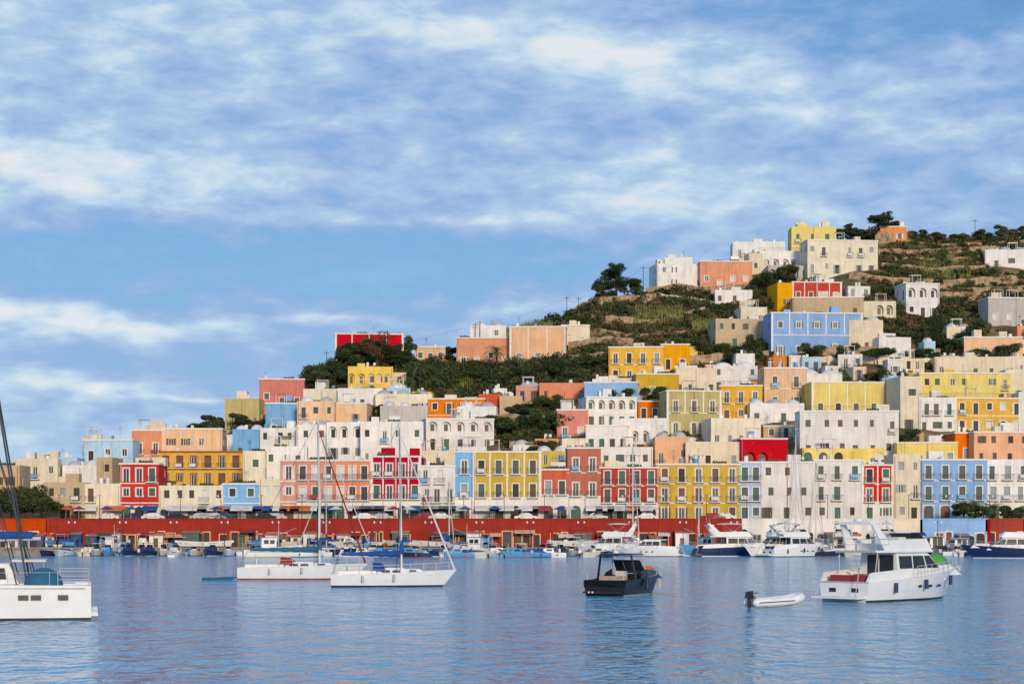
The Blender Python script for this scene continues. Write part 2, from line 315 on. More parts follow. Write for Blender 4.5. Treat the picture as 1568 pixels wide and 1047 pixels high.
B=[ # u0,u1,vtop,vbase,colour,cols,floors,style
(-60,30,712,798,'tan',4,2,''),(22,88,702,765,'cream',3,2,''),(86,118,700,760,'paleblue',2,2,''),(95,150,712,762,'white',3,1,'v'),
(148,172,700,762,'tan',1,2,''),(66,130,738,798,'tan',3,2,'a'),(128,184,740,798,'cream',3,2,'as'),
(183,243,708,798,'red',3,3,'twap'),
(342,398,739,798,'blue',2,2,'twa'),(397,430,733,798,'cream',2,2,'a'),
(429,455,703,798,'pink',1,3,'twa'),(454,512,703,798,'pink',3,3,'twab'),(512,567,703,798,'salmon',3,3,'twab'),
(567,645,697,798,'crimson',4,3,'twacb'),(645,697,712,798,'white',3,3,'abp'),(697,725,690,798,'blue',1,3,'twab'),
(724,829,690,798,'ochre',4,3,'twacb'),(829,871,717,798,'scarlet',2,2,'twab'),(869,920,684,798,'terracotta',2,3,'twab'),
(919,1008,714,798,'crimson',4,3,'twab'),(1005,1134,709,798,'ochre',5,3,'tb'),
(1132,1166,706,798,'paleblue',2,3,'tb'),(1163,1248,706,798,'white',3,3,'p'),(1247,1320,703,798,'white',3,3,'bp'),
(1319,1369,710,798,'scarlet',2,3,'twbc'),(1368,1410,695,798,'cream',2,3,''),(1409,1512,702,798,'blue',4,3,'tab'),(1511,1640,703,798,'white',6,3,'bwa'),
(126,204,672,745,'paleblue',3,2,'tp'),(126,165,668,700,'peach',2,1,''),(202,250,657,735,'salmon',2,2,'tp'),(248,340,655,730,'peach',4,2,'p'),
(372,406,690,760,'cream',1,2,'s'),(404,470,683,750,'white',3,2,''),(356,402,657,712,'blue',2,1,'v'),(344,397,610,655,'olive',3,1,''),
(397,466,579,625,'pink',3,1,'tp'),(407,456,616,668,'blue',2,1,'tp'),(455,512,614,668,'peach',3,2,'v'),(464,520,595,632,'cream',3,1,'l'),(517,586,594,632,'white',3,1,'k'),
(505,562,616,655,'peach',2,1,'p'),(398,456,655,705,'white',3,2,''),(454,502,650,705,'white',2,2,'v'),(500,556,646,704,'white',3,2,'l'),(552,648,645,712,'white',4,2,''),
(575,662,603,640,'cream',5,1,'lv'),(582,655,621,662,'grey',4,1,'v'),(655,742,609,660,'orange',4,2,'tp'),(652,757,640,690,'white',5,2,'tl'),(700,760,622,670,'white',2,1,'v'),
(733,768,603,640,'scarlet',2,1,''),(765,800,606,640,'tan',2,1,''),(790,830,590,615,'pink',2,1,'v'),(826,900,586,615,'salmon',4,1,'k'),
(640,700,690,720,'cream',3,1,''),(700,745,684,700,'white',2,1,'n'),
(513,618,510,560,'red',4,1,'tcp'),(533,602,561,592,'yellow',5,1,'l'),(560,622,570,592,'cream',3,1,''),
(636,682,530,556,'peach',3,1,'tp'),(699,783,516,562,'salmon',4,1,'tp'),(780,866,499,556,'peach',3,1,'tcp'),(860,903,497,532,'cream',2,1,'p'),(720,775,498,520,'white',2,1,'v'),
(932,1016,530,584,'gold',4,2,'tbk'),(1012,1056,526,566,'gold',2,1,'tp'),
(895,977,584,626,'blue',4,1,'tp'),(974,1040,571,615,'ochre',4,1,'tp'),(1035,1097,563,605,'cream',4,1,''),(1092,1160,560,600,'white',4,2,'v'),
(897,976,607,655,'white',5,2,'tl'),(853,901,626,672,'pink',2,1,'tb'),(897,962,650,690,'white',4,1,'t'),(950,1024,640,682,'white',5,1,'l'),
(1020,1106,597,665,'olive',3,2,'tbc'),(1102,1167,589,645,'gold',3,2,'tbk'),(1170,1236,562,625,'peach',2,2,'tb'),(1228,1290,572,610,'white',3,1,'v'),
(1242,1380,584,635,'yellow',5,1,'tcpb'),(1378,1412,576,660,'cream',1,2,''),(1408,1548,570,625,'yellow',7,2,'p'),(1540,1640,565,625,'cream',3,1,''),
(1148,1232,617,650,'white',4,1,'v'),(1225,1376,628,700,'white',6,2,'pk'),(1228,1356,686,712,'yellow',6,1,'a'),(1134,1206,670,716,'red',3,1,'lp'),(1088,1166,640,684,'cream',4,1,''),
(1050,1136,676,716,'cream',4,1,''),(1003,1055,668,712,'peach',3,1,'v'),(1374,1466,676,716,'yellow',4,1,'t'),(1407,1465,608,664,'white',3,2,'kb'),(1460,1570,608,662,'gold',5,2,'tk'),
(1462,1497,661,705,'orange',1,1,'tp'),(1490,1600,660,712,'peach',5,2,'p'),(1560,1660,600,665,'white',4,2,''),
(1432,1580,546,580,'cream',6,1,''),(1180,1322,478,546,'blue',5,2,'tc'),(1095,1172,488,534,'tan',4,2,''),(1134,1175,470,500,'cream',2,1,''),(1214,1322,454,492,'tan',4,1,'p'),
(1190,1214,433,480,'gold',1,1,''),(1212,1290,431,462,'red',4,1,'tcp'),(1300,1352,490,540,'cream',3,1,'v'),(1320,1372,461,486,'cream',3,1,'l'),(1386,1440,433,486,'white',3,2,'tl'),
(1476,1566,515,552,'peach',4,1,'p'),(1512,1600,455,504,'grey',4,1,'tp'),(1509,1620,382,412,'white',4,1,'v'),(1345,1396,516,552,'white',3,1,''),(1450,1490,500,530,'cream',2,1,'v'),
(1005,1078,404,442,'white',4,2,''),(1072,1152,399,444,'salmon',4,1,'tp'),(1095,1152,444,468,'white',3,1,''),(1146,1176,388,420,'cream',1,1,''),(1163,1240,384,414,'white',5,1,'lk'),(1176,1238,406,430,'grey',5,1,'l'),
(1235,1346,367,420,'cream',6,2,'p'),(1122,1202,370,396,'white',4,1,''),(1212,1280,347,372,'yellow',3,1,''),(1348,1388,346,374,'orange',2,1,'p'),(1018,1060,394,412,'white',2,1,'n'),
(820,900,690,712,'ochre',3,1,'v'),(920,1000,684,716,'white',4,1,''),
]
for b_ in B: building(*b_)
building(243,372,690,744,'gold',6,2,'tb',name='yellow_hotel',trimc='trim_red',rot=0)
building(243,343,743,798,'cream',5,2,'a',name='hotel_annexe',rot=0)
B+= [(243,372,690,744),(243,343,743,798)]
VEG=[(555,545,85,42),(780,578,165,30),(985,500,115,48),(1180,440,40,34),(1455,415,130,62),(1440,495,80,42),(805,650,50,40),(320,640,35,22),(30,762,35,28),(1360,440,40,70),(1075,470,60,30),(1110,520,60,24),(900,560,90,28),(690,600,60,20)]
def inveg(u,v,m=1.0): return any(((u-a)/(c*m))**2+((v-b)/(d*m))**2<1 for a,b,c,d in VEG)
nf_=0
for v in range(420,778,11):
    u=60+random.uniform(0,20)
    while u<1640:
        w=random.uniform(16,38); h=random.uniform(17,30); vb=v+random.uniform(-5,5)
        uc=u+w/2
        lim=vr(uc)+(34 if uc>450 else 20)
        ok= vb-h>lim and not inveg(uc,vb-8) and random.random()<.76
        if uc>1330 and vb<540: ok=ok and random.random()<.12
        elif vb<520: ok=ok and random.random()<.25
        if ok:
            for m_ in B:
                if m_[0]<u+w-3 and m_[1]>u+3 and vb>m_[3] and vb-h<m_[3]-7 and not(m_[3]>780): ok=False;break
        if ok and not any(m_[0]<u+w and m_[1]>u and abs(vb-m_[3])<8 for m_ in B):
            B.append((u,u+w,vb-h,vb)); nf_+=1
            building(u,u+w,vb-h,vb,random.choice(['white','white','white','white','white','cream','cream','peach','tan','pink','paleblue','yellow','salmon','blue','orange']),None,None,random.choice(['','','v','l','k','b','t','p']),depth=5.5)
        u+=w*random.uniform(.7,1.2)
print('fillers',nf_)
def qwall(u0,u1,mat,name,na,rail=True):
    mb=MB(); d=332.; x0=X(u0,d); W=X(u1,d)-x0; ops=[]
    p=W/na
    for k in range(na):
        c=p*(k+.5)+random.uniform(-.5,.5)
        if random.random()<.75:
            hw=random.uniform(.4,.85); ops.append((c-hw,c+hw,.0,random.uniform(1.9,2.7),random.choice(['arch','win','arch']),random.choice(['dark_interior','shutter_green','shutter_brown','glass','dark_interior','dark_interior']),'trim_white'))
    facade(mb,(0,0,0),(1,0,0),W,0,4.7,ops,lambda z:mat,(0,1,0),'trim_white' if mat!='quay_red' else 'peach_stucco')
    mb.box(0,W,-.12,.4,4.7,4.88,mat,'walls')
    if rail:
        for i in range(int(W/1.5)): mb.cyl((i*1.5,.1,4.88),(i*1.5,.1,5.7),.03,.03,4,'iron','railing')
        for z in(5.3,5.68): mb.box(0,W,.08,.12,z,z+.04,'iron','railing')
        for i in range(int(W/6)): mb.box(i*6,i*6+.45,-.15,-.003,0,4.7,mat,'buttress')
    place(name,mb.meshes(name),(x0,d,1.1))
    for k in range(na):
        if random.random()<.42:
            s=MB(); w=random.uniform(.9,2.0); c=random.choice(['canvas_white','canvas_blue','trim_white','shutter_green','gel_white','seat_red','peach_stucco'])
            h=random.uniform(1.6,2.5)
            if random.random()<.5:
                s.hexa([(-w,-1.8,h),(w,-1.8,h),(w,0,h+.5),(-w,0,h+.5),(-w,-1.8,h+.06),(w,-1.8,h+.06),(w,0,h+.56),(-w,0,h+.56)],c,'canopy')
                for x in(-w+.06,w-.06): s.cyl((x,-1.7,0),(x,-1.7,h+.02),.035,.035,5,'iron','posts')
                s.box(-w*.6,w*.3,-1.2,-.5,0,.8,random.choice(['teak','gel_white','sky_blue_paint']),'gear'); place('boat_shed_awning',s.meshes('boat_shed_awning'),(x0+p*(k+random.random()),331.8,1.1))
            else:
                s.box(-w*.7,w*.7,-1.7,0,0,h,c,'walls'); s.hexa([(-w*.8,-1.9,h),(w*.8,-1.9,h),(w*.8,.0,h+.35),(-w*.8,0,h+.35),(-w*.8,-1.9,h+.08),(w*.8,-1.9,h+.08),(w*.8,0,h+.43),(-w*.8,0,h+.43)],'terracotta_stucco','roof'); s.box(-.35,.35,-1.74,-1.703,0,1.6,'shutter_brown','door')
                place('quay_kiosk',s.meshes('quay_kiosk'),(x0+p*(k+random.random()),331.8,1.1))
qwall(-200,72,'quay_orange','orange_quay_wall',18); qwall(72,1136,'quay_red','red_quay_wall',76)
qwall(1136,1320,'white_stucco','white_quay_wall',10,False); qwall(1320,1369,'white_stucco','white_quay_wall',4,False); qwall(1369,1409,'cream_stucco','cream_quay_wall',3,False); qwall(1409,1512,'blue_stucco','blue_quay_wall',6,False); qwall(1512,2100,'quay_red','red_quay_wall',40)
for k in range(70):
    u=75+k*14.2+random.uniform(-4,4)
    if u>1010: break
    mb=MB(); w=random.uniform(1.2,2.2)
    kk=random.random(); c=random.choice(['canvas_white','canvas_blue','seat_red','canvas_teal','canvas_white','orange_paint','trim_white','canvas_white'])
    if kk<.55:
        mb.hexa([(-w,-1.6,2.05),(w,-1.6,2.05),(w,0,2.6),(-w,0,2.6),(-w,-1.6,2.12),(w,-1.6,2.12),(w,0,2.68),(-w,0,2.68)],c)
        for x in(-w+.05,w-.05): mb.cyl((x,-1.55,0),(x,-1.55,2.1),.03,.03,5,'iron')
        mb.box(-w,w,-1.62,-1.6,1.8,2.05,c)
        place('shop_awning',mb.meshes('shop_awning'),(X(u,340),341.5,5.5))
    elif kk<.8:
        mb.cyl((0,0,0),(0,0,2.3),.03,.03,5,'trim_white'); mb.cyl((0,0,2.0),(0,0,2.6),1.3,.05,8,c); 
        place('cafe_parasol',mb.meshes('cafe_parasol'),(X(u,337),337,5.5))
def car_mesh(c):
    mb=MB(); 
    prof=[(-2,.35),(-2.05,.8),(-1.9,.95),(-1.3,1.0),(-.8,1.42),(.5,1.45),(1.15,1.0),(1.95,.85),(2.05,.4)]
    n=len(prof); vs=[(x,-.82 if z<1.2 else -.68,z) for x,z in prof]+[(x,.82 if z<1.2 else .68,z) for x,z in prof]
    mb.add(vs,[tuple(range(n)),tuple(range(n,2*n))[::-1]]+[(i,(i+1)%n,n+(i+1)%n,n+i) for i in range(n)],c,'bodywork')
    for s in(-1,1):
        mb.quad((-1.15,s*.80,1.03),(.95,s*.80,1.03),(.45,s*.70,1.38),(-.78,s*.70,1.36),'glass','windows')
        for x in(-1.25,1.25): mb.cyl((x,s*.62,.32),(x,s*.86,.32),.32,.32,12,'rubber_black','wheels')
    return mb.meshes('car')
for c,n in(('gel_white',8),('navy',3),('seat_red',2),('alu',6),('black_gel',4)):
    ms=car_mesh(c)
    for _ in range(n):
        place('parked_car',ms,(X(random.uniform(80,1130),335),random.choice([335.2,338.2]),5.5),R(random.choice([0,180])))
lm=MB(); lm.cyl((0,0,0),(0,0,.5),.14,.1,8,'iron'); lm.cyl((0,0,.5),(0,0,4.4),.06,.045,8,'iron'); lm.box(-.5,.5,-.03,.03,4.3,4.36,'iron')
for s in(-.5,.5): lm.ell((s,0,4.2),(.16,.16,.2),'gel_white')
lms=lm.meshes('street_lamp')
for u in range(90,1560,62): place('street_lamp',lms,(X(u,333),333.3,5.5))
for u in range(110,1500,78): place('street_lamp',lms,(X(u,325),325,1.1))
tl=MB(); tl.cyl((0,0,0),(0,0,15),.16,.09,8,'alu'); tl.cyl((0,0,15),(0,0,15.15),.9,.9,12,'alu')
for k in range(6): tl.box(math.cos(k)*.8-.2,math.cos(k)*.8+.2,math.sin(k)*.8-.2,math.sin(k)*.8+.2,14.75,14.97,'gel_white')
place('floodlight_mast',tl.meshes('floodlight_mast'),(X(1070,324),324,1.1))
# ------------------------------------------------------------------ stone terrace walls
def twall(pts,h=1.6,mat='stone_wall',name='stone_terrace_wall'):
    mb=MB(); PP=[]
    for (a,b),(c,d) in zip(pts[:-1],pts[1:]):
        n=max(2,int(abs(c-a)/10))
        for i in range(n): PP.append((a+(c-a)*i/n,b+(d-b)*i/n))
    PP.append(pts[-1]); vs=[];fs=[]
    for u,v in PP:
        p=gp(u,v); j=random.uniform(-.25,.25)
        vs+= [(p.x,p.y,p.z-2),(p.x,p.y,p.z+h+j),(p.x,p.y+.5,p.z+h+j),(p.x,p.y+.5,p.z-2)]
    for i in range(len(PP)-1):
        for k in range(3): fs.append((i*4+k,i*4+k+1,i*4+4+k+1,i*4+4+k))
    mb.add(vs,fs,mat); place(name,mb.meshes(name))
for w in [([(870,470),(930,468),(1005,462)],2.2),([(905,490),(1000,500),(1080,480)],1.6),([(880,505),(960,520),(1050,515)],1.4),([(990,440),(1080,452),(1160,445)],2),
 ([(1345,390),(1400,392),(1500,385),(1568,388)],1.6),([(1350,412),(1430,420),(1510,415)],1.8),([(1300,428),(1370,436),(1450,440),(1568,432)],2.0),([(1440,460),(1510,462)],2.2),([(1370,402),(1440,404),(1500,400)],1.4),([(1400,448),(1500,450),(1568,446)],1.6),
 ([(1340,372),(1390,376)],3),([(620,556),(700,562),(780,560),(870,552),(930,548)],1.4),([(870,540),(930,530),(970,535)],2.5),([(1050,560),(1180,552),(1300,545),(1440,550)],2.4),
 ([(750,630),(850,628)],2),([(760,655),(860,660)],3),([(780,690),(900,690)],2),([(1380,372),(1440,380),(1568,374)],1)]: twall(*w)
twall([(1080,556),(1180,560),(1330,556),(1440,562),(1568,560)],1.8,'cream_stucco','garden_wall')
twall([(1000,455),(1110,470),(1200,462)],1.2,'cream_stucco','garden_wall')
# ------------------------------------------------------------------ vegetation
def leafobj(name,blobs,mats,extra=None):
    Vs=[];Mi=[]
    for (cx,cy,cz,rx,ry,rz,n,s,mi) in blobs:
        n=int(n); p=rng.normal(size=(n,3)); p/=np.linalg.norm(p,axis=1)[:,None]
        p*=rng.uniform(.25,1,size=(n,1))**.45; p*=1+.25*rng.normal(size=(n,1))*.5
        c=p*np.array([rx,ry,rz])+np.array([cx,cy,cz])
        a=rng.normal(size=(n,3)); a/=np.linalg.norm(a,axis=1)[:,None]
        b=np.cross(a,rng.normal(size=(n,3))); b/=np.linalg.norm(b,axis=1)[:,None]
        ss=s*rng.uniform(.6,1.4,size=(n,1)); a*=ss; b*=ss*.6
        Vs.append(np.stack([c-a,c-b*.8,c+a,c+b],axis=1).reshape(-1,3)); Mi.append(np.where(rng.random(n)<.8,mi,rng.integers(0,len(mats),n)))
    V=np.concatenate(Vs); n=len(V)//4; fs=np.arange(n*4).reshape(n,4)
    me=bpy.data.meshes.new(name+'_leaves'); me.from_pydata(V.tolist(),[],fs.tolist())
    for m_ in mats: me.materials.append(M(m_))
    me.polygons.foreach_set('material_index',np.concatenate(Mi).astype(int)); me.update(); return me
LM=['leaf_0','leaf_1','leaf_2','leaf_3','leaf_4']
def zone(a,b,c,d,n,rmin,rmax,tall=.8,wts=(4,4,2,1,1)):
    out=[]
    for _ in range(n):
        t=random.uniform(0,2*math.pi); r=math.sqrt(random.random()); u=a+c*r*math.cos(t); v=b+d*r*math.sin(t)
        if v<vr(u)+1: v=vr(u)+random.uniform(0,4)
        if any(m_[0]-4<u<m_[1]+4 and m_[2]+6<v<m_[3]+3 for m_ in B): continue
        p=gp(u,v); R_=random.uniform(rmin,rmax)
        mi=random.choices(range(5),wts)[0]
        for k in range(3):
            out.append((p.x+random.uniform(-.6,.6)*R_,p.y+random.uniform(-.6,.6)*R_,p.z+R_*tall*random.uniform(.2,.75),R_*.7,R_*.7,R_*tall*.55,38*R_,.28,mi))
    return out
bl=[]
for (a,b,c,d) in VEG: bl+=zone(a,b,c,d,int(c*d*(.045 if a>1300 or 900<a<1150 else .07))+14,.7,2.2,.8,(3,4,3,2,2) if a>900 else (4,4,2,1,1))
bl+=zone(1455,400,150,50,160,.5,1.3,.7,(1,2,3,5,6)); bl+=zone(985,490,120,45,140,.6,1.5,.7,(2,3,4,4,5)); bl+=zone(780,578,170,26,240,1.2,3.0,.95,(6,4,2,0,0)); bl+=zone(555,560,90,34,110,1.4,2.8,1.1,(6,4,1,0,0))
for _ in range(700):
    u=random.uniform(60,1568); v=random.uniform(vr(u)+5,765); bl+=zone(u,v,8,4,2,.7,2.2)
for u in range(300,1568,6):
    if random.random()<.7: bl+=zone(u,vr(u),5,2,1,.8,2.4,.9)
place('hillside_scrub',[('l',leafobj('hillside_scrub',bl,LM))]); print('scrub blobs',len(bl))
def reeds(u0,u1,v0,v1,n,h=2.6):
    mb=MB(); vs=[];fs=[]
    for _ in range(n):
        p=gp(random.uniform(u0,u1),random.uniform(v0,v1)); a=random.uniform(0,6.28); w=.07; hh=h*random.uniform(.6,1.1); l=Vector((random.uniform(-.5,.5),random.uniform(-.5,.5),hh))
        o=len(vs); dx=math.cos(a)*w;dy=math.sin(a)*w
        vs+=[(p.x-dx,p.y-dy,p.z-.2),(p.x+dx,p.y+dy,p.z-.2),tuple(p+l*.6+Vector((dx,dy,0))),tuple(p+l),tuple(p+l*.6-Vector((dx,dy,0)))]; fs.append((o,o+1,o+2,o+3,o+4))
    mb.add(vs,fs,'leaf_reed'); place('reed_bed',mb.meshes('reed_bed'))
reeds(770,845,512,500,900); reeds(970,1045,478,500,900,2.6); reeds(1395,1485,402,428,1300,2.2); reeds(650,720,590,600,1100,3); reeds(1060,1100,500,512,500)
def tree(u,v,h,cw,kind='broad',name='tree',leafm=None,d=None):
    p=gp(u,v,-.3) if d is None else Vector((X(u,d),d,5.4))
    mb=MB(); bl=[]
    if kind=='pine':
        lean=random.uniform(-.12,.12)*h; top=Vector((lean,0,h*.5)); mb.path([(0,0,0),(lean*.3,0,h*.25),top],h*.045,h*.03,8,'bark','trunk')
        nb=max(9,int(cw*1.5))
        for k in range(nb):
            t=random.uniform(0,6.28); r=cw*.5*random.uniform(.2,.95); e=Vector((lean+math.cos(t)*r,math.sin(t)*r,h*(random.uniform(.5,.92)-.12*(r/cw))))
            mb.path([top*random.uniform(.75,1),tuple(top.lerp(e,.5)+Vector((0,0,-.1*h*.3))),e],h*.018,h*.006,5,'bark','limbs')
            bl.append((*e,cw*.17,cw*.17,h*.085,200+cw*14,.18,0))
            for q in range(2): bl.append((e.x+random.uniform(-1,1)*cw*.12,e.y+random.uniform(-1,1)*cw*.12,e.z+random.uniform(-.05,.1)*h,cw*.1,cw*.1,h*.06,150,.17,1))
        mats=['leaf_pine','leaf_1']
    elif kind=='cypress':
        mb.path([(0,0,0),(0,0,h*.9)],h*.025,h*.005,6,'bark','trunk')
        for k in range(16):
            f=k/15; rr_=cw*.5*math.sin(math.pi*min(1,.12+f*.88))**.7; bl.append((random.uniform(-.2,.2),random.uniform(-.2,.2),h*(.08+.9*f),rr_+.1,rr_+.1,h*.06,170,.16,0))
        mats=['leaf_0','leaf_pine']
    else:
        top=Vector((random.uniform(-.1,.1)*h,0,h*.45)); mb.path([(0,0,0),top*.5,top],h*.05,h*.03,7,'bark','trunk')
        for k in range(8):
            t=random.uniform(0,6.28); e=Vector((math.cos(t)*cw*.33,math.sin(t)*cw*.33,h*random.uniform(.42,.9)))
            mb.path([top,top.lerp(e,.5)+Vector((0,0,.1)),e],h*.02,h*.008,5,'bark','limbs')
            for q in range(2): bl.append((e.x+random.uniform(-1,1)*cw*.1,e.y+random.uniform(-1,1)*cw*.1,e.z+random.uniform(-.08,.08)*h,cw*.19,cw*.19,h*.13,230,.19,q))
        mats=[leafm or random.choice(['leaf_0','leaf_1','leaf_0']),random.choice(['leaf_1','leaf_2'])]
    ms=mb.meshes(name); ms.append(('crown',leafobj(name,bl,mats))); place(name,ms,p)
tree(940,464,10,10.5,'pine','pine_tree'); tree(962,462,6,7,'broad','bush_tree'); tree(925,464,5,6,'broad','bush_tree'); tree(1346,364,7.5,8.5,'pine','pine_tree'); tree(1300,370,5,7,'pine','pine_tree'); tree(1283,370,4,5,'pine','pine_tree'); tree(1322,372,4.4,6,'pine','pine_tree'); tree(1362,364,4.5,5,'broad','bush_tree')
tree(1240,372,3.5,4,'broad','olive_tree'); tree(1532,366,4,5,'broad','olive_tree'); tree(1556,366,3.6,4.5,'broad','olive_tree'); tree(1565,470,4,5); tree(1405,368,3,5); tree(1440,372,3,5); tree(1470,372,2.6,5); tree(1505,370,3.4,5)
for u,v,h,c in((545,570,7.5,9),(588,566,8,9),(565,562,7.5,9),(607,570,6,8)): tree(u,v,h,c,'pine','umbrella_pine')
tree(575,572,9.6,9,'broad','flowering_tree','leaf_rust'); tree(525,582,7.5,8); tree(620,552,6.5,5.5); tree(510,592,6,7); tree(494,600,5,6); tree(484,588,4.4,5.5); tree(472,592,3.4,4.5)
tree(1437,530,10,3.8,'cypress','cypress_tree'); tree(1424,532,7,3.6,'cypress','cypress_tree'); tree(1480,532,6,6); tree(1405,530,5.5,6); tree(1190,440,6,7); tree(1170,452,5.5,7); tree(1205,436,5,6); tree(1272,418,3.6,5); tree(878,524,4,4.5,'broad','flowering_tree','leaf_rust')
tree(685,552,3.5,4.5); tree(1345,590,4,6); tree(830,700,3.5,6); tree(325,655,3.5,5); tree(305,660,3,5); tree(572,640,3,5); tree(375,660,4,6); tree(1386,690,5,5)
for u,v in((800,590),(850,585),(880,590),(915,575),(700,592),(735,590),(1165,545),(790,650),(810,640),(830,655),(775,670),(1500,560),(1460,545),(1060,545),(1100,550),(680,596),(655,592),(1345,560),(1240,560),(1170,560),(440,612),(1395,600),(950,628),(870,600),(1000,620),(1130,560),(820,662),(790,668),(845,640),(850,668),(1295,560),(1420,556),(1540,556)): tree(u+random.uniform(-6,6),v,random.uniform(3.5,5.8),random.uniform(5,7.5))
for u in(-5,8,22,36,50,62): tree(u,798,random.uniform(4.5,6.5),7,'broad','bush_tree',None,336)
for u in(1475,1505,1550): tree(u,798,random.uniform(2.5,3.5),4,'broad','bush_tree',None,335)
def palm(u,v,h,name='palm_tree',d=None,L=2.6):
    p=gp(u,v,-.3) if d is None else Vector((X(u,d),d,5.4)); mb=MB()
    mb.path([(0,0,0),(.12,0,h*.4),(.1,0,h)],.28,.2,8,'bark','trunk'); vs=[];fs=[]
    for k in range(40):
        a=random.uniform(0,6.28); el=random.uniform(-.35,1.2); l=L*random.uniform(.8,1.1); pts=[]
        for i in range(9):
            t=i/8; r=l*t*math.cos(el*(1-.3*t)); z=h+l*t*math.sin(el)-1.1*t*t*l*.55; pts.append(Vector((.1+math.cos(a)*r,math.sin(a)*r,z)))
        sd=Vector((-math.sin(a),math.cos(a),0))
        for i in range(8):
            for s in(-1,1):
                w=.55*math.sin(math.pi*(.15+.8*i/8)); o=len(vs); q=pts[i].lerp(pts[i+1],.55)
                vs+= [tuple(pts[i]),tuple(q),tuple(pts[i+1]+sd*s*w+Vector((0,0,-.3*w)))]; fs.append((o,o+1,o+2))
    mb.add(vs,fs,'leaf_palm','fronds'); place(name,mb.meshes(name),p)
palm(642,604,6.8,L=4.6); palm(628,606,4.8,L=3.8); palm(760,572,5.6,L=3.8); palm(672,604,4,L=3.2); palm(1492,798,3,d=336); palm(1520,798,2.4,d=335); palm(1385,600,3); palm(28,798,5,d=337)
def pole(u,v,h):
    p=gp(u,v,-.2); mb=MB(); mb.cyl((0,0,0),(0,0,h),.11,.07,6,'wood_pole'); mb.box(-.7,.7,-.05,.05,h-.5,h-.4,'wood_pole'); place('utility_pole',mb.meshes('utility_pole'),p); return p+Vector((0,0,h-.3))
PT=[pole(*a) for a in((500,575,6),(728,520,7),(735,520,7),(868,486,6),(886,484,5),(985,452,8),(1040,440,8),(1140,385,6),(1493,368,6))]
mb=MB()
for a,b in zip(PT[:-1],PT[1:]):
    prev=a
    for i in range(1,9):
        t=i/8; q=a.lerp(b,t)-Vector((0,0,4*t*(1-t)*1.2)); mb.cyl(prev,q,.018,.018,3,'iron',cap=False); prev=q
place('overhead_wires',mb.meshes('overhead_wires'))
# ------------------------------------------------------------------ boats
def hull(mb,L,Bm,hs,hb,drf,rake,mh,mbot,ms,md,sw=.85,p=2.2,gw=.12,sink=.08,zst=.12,N=16,part='hull'):
    def hb_(t):
        b=Bm/2*(sw+(1-sw)*math.sin(math.pi/2*min(1,t/.45)))
        if t>.45: b*=max(0,1-((t-.45)/.55)**p)
        return b
    rows=[]; 
    hh=lambda t: hs+(hb-hs)*t**1.6
    for i in range(N+1):
        t=1-(1-i/N)**1.25; b=hb_(t); h=hh(t)
        zz=[-drf*(1-t**3),-.35*drf*(1-t**4),0,zst,.55*h,h-.0]; wf=[0,.72,.88,.90,.96,1]
        row=[]
        for z,w in zip(zz,wf):
            row.append((t*(L-rake)+rake*(max(z,0)/hb)*t**2.5,b*w**(1+2.2*t),z))
        rows.append(row)
    for s in(1,-1):
        for k in range(5):
            vs=[];fs=[]
            for r_ in rows: vs+=[(r_[k][0],s*r_[k][1],r_[k][2]),(r_[k+1][0],s*r_[k+1][1],r_[k+1][2])]
            for i in range(N): fs.append((2*i,2*i+2,2*i+3,2*i+1))
            mb.add(vs,fs,mbot if k<2 else(ms if k==2 else mh),part,True)
    r0=rows[0]; mb.add([(x,y,z) for x,y,z in r0]+[(x,-y,z) for x,y,z in r0[::-1]],[tuple(range(12))],mh,part)
    vs=[];fs=[]
    for r_ in rows:
        x,b,h=r_[5]; bi=max(0,b-gw); vs+=[(x,b,h),(x,bi,h+.02),(x,bi,h-sink),(x,-bi,h-sink),(x,-bi,h+.02),(x,-b,h)]
    for i in range(N):
        for k in(0,1,3,4): fs.append((6*i+k,6*i+6+k,6*i+7+k,6*i+k+1))
    mb.add(vs,fs,mh,part); mb.add(vs,[(6*i+2,6*i+8,6*i+9,6*i+3) for i in range(N)],md,'deck')
    x,b,h=rows[0][5]; mb.hexa([(x,-b,h-sink),(x+gw,-b,h-sink),(x+gw,b,h-sink),(x,b,h-sink),(x,-b,h),(x+gw,-b,h),(x+gw,b,h),(x,b,h)],mh,part)
    return hb_,hh
def rail(mb,f,x0,x1,n,h,L,hf,r=.018,inset=.12):
    for s in(1,-1):
        pr=None
        for i in range(n+1):
            x=x0+(x1-x0)*i/n; t=min(1,x/L); y=max(0,f(t)-inset)*s; z=hf(t); a=Vector((x,y,z)); b=Vector((x,y,z+h)); mb.cyl(a,b,r,r,4,'alu','railing')
            if pr: mb.cyl(pr,b,r,r,4,'alu','railing',False); mb.cyl(pr-Vector((0,0,h*.5)),b-Vector((0,0,h*.5)),r*.6,r*.6,3,'alu','railing',False)
            pr=b
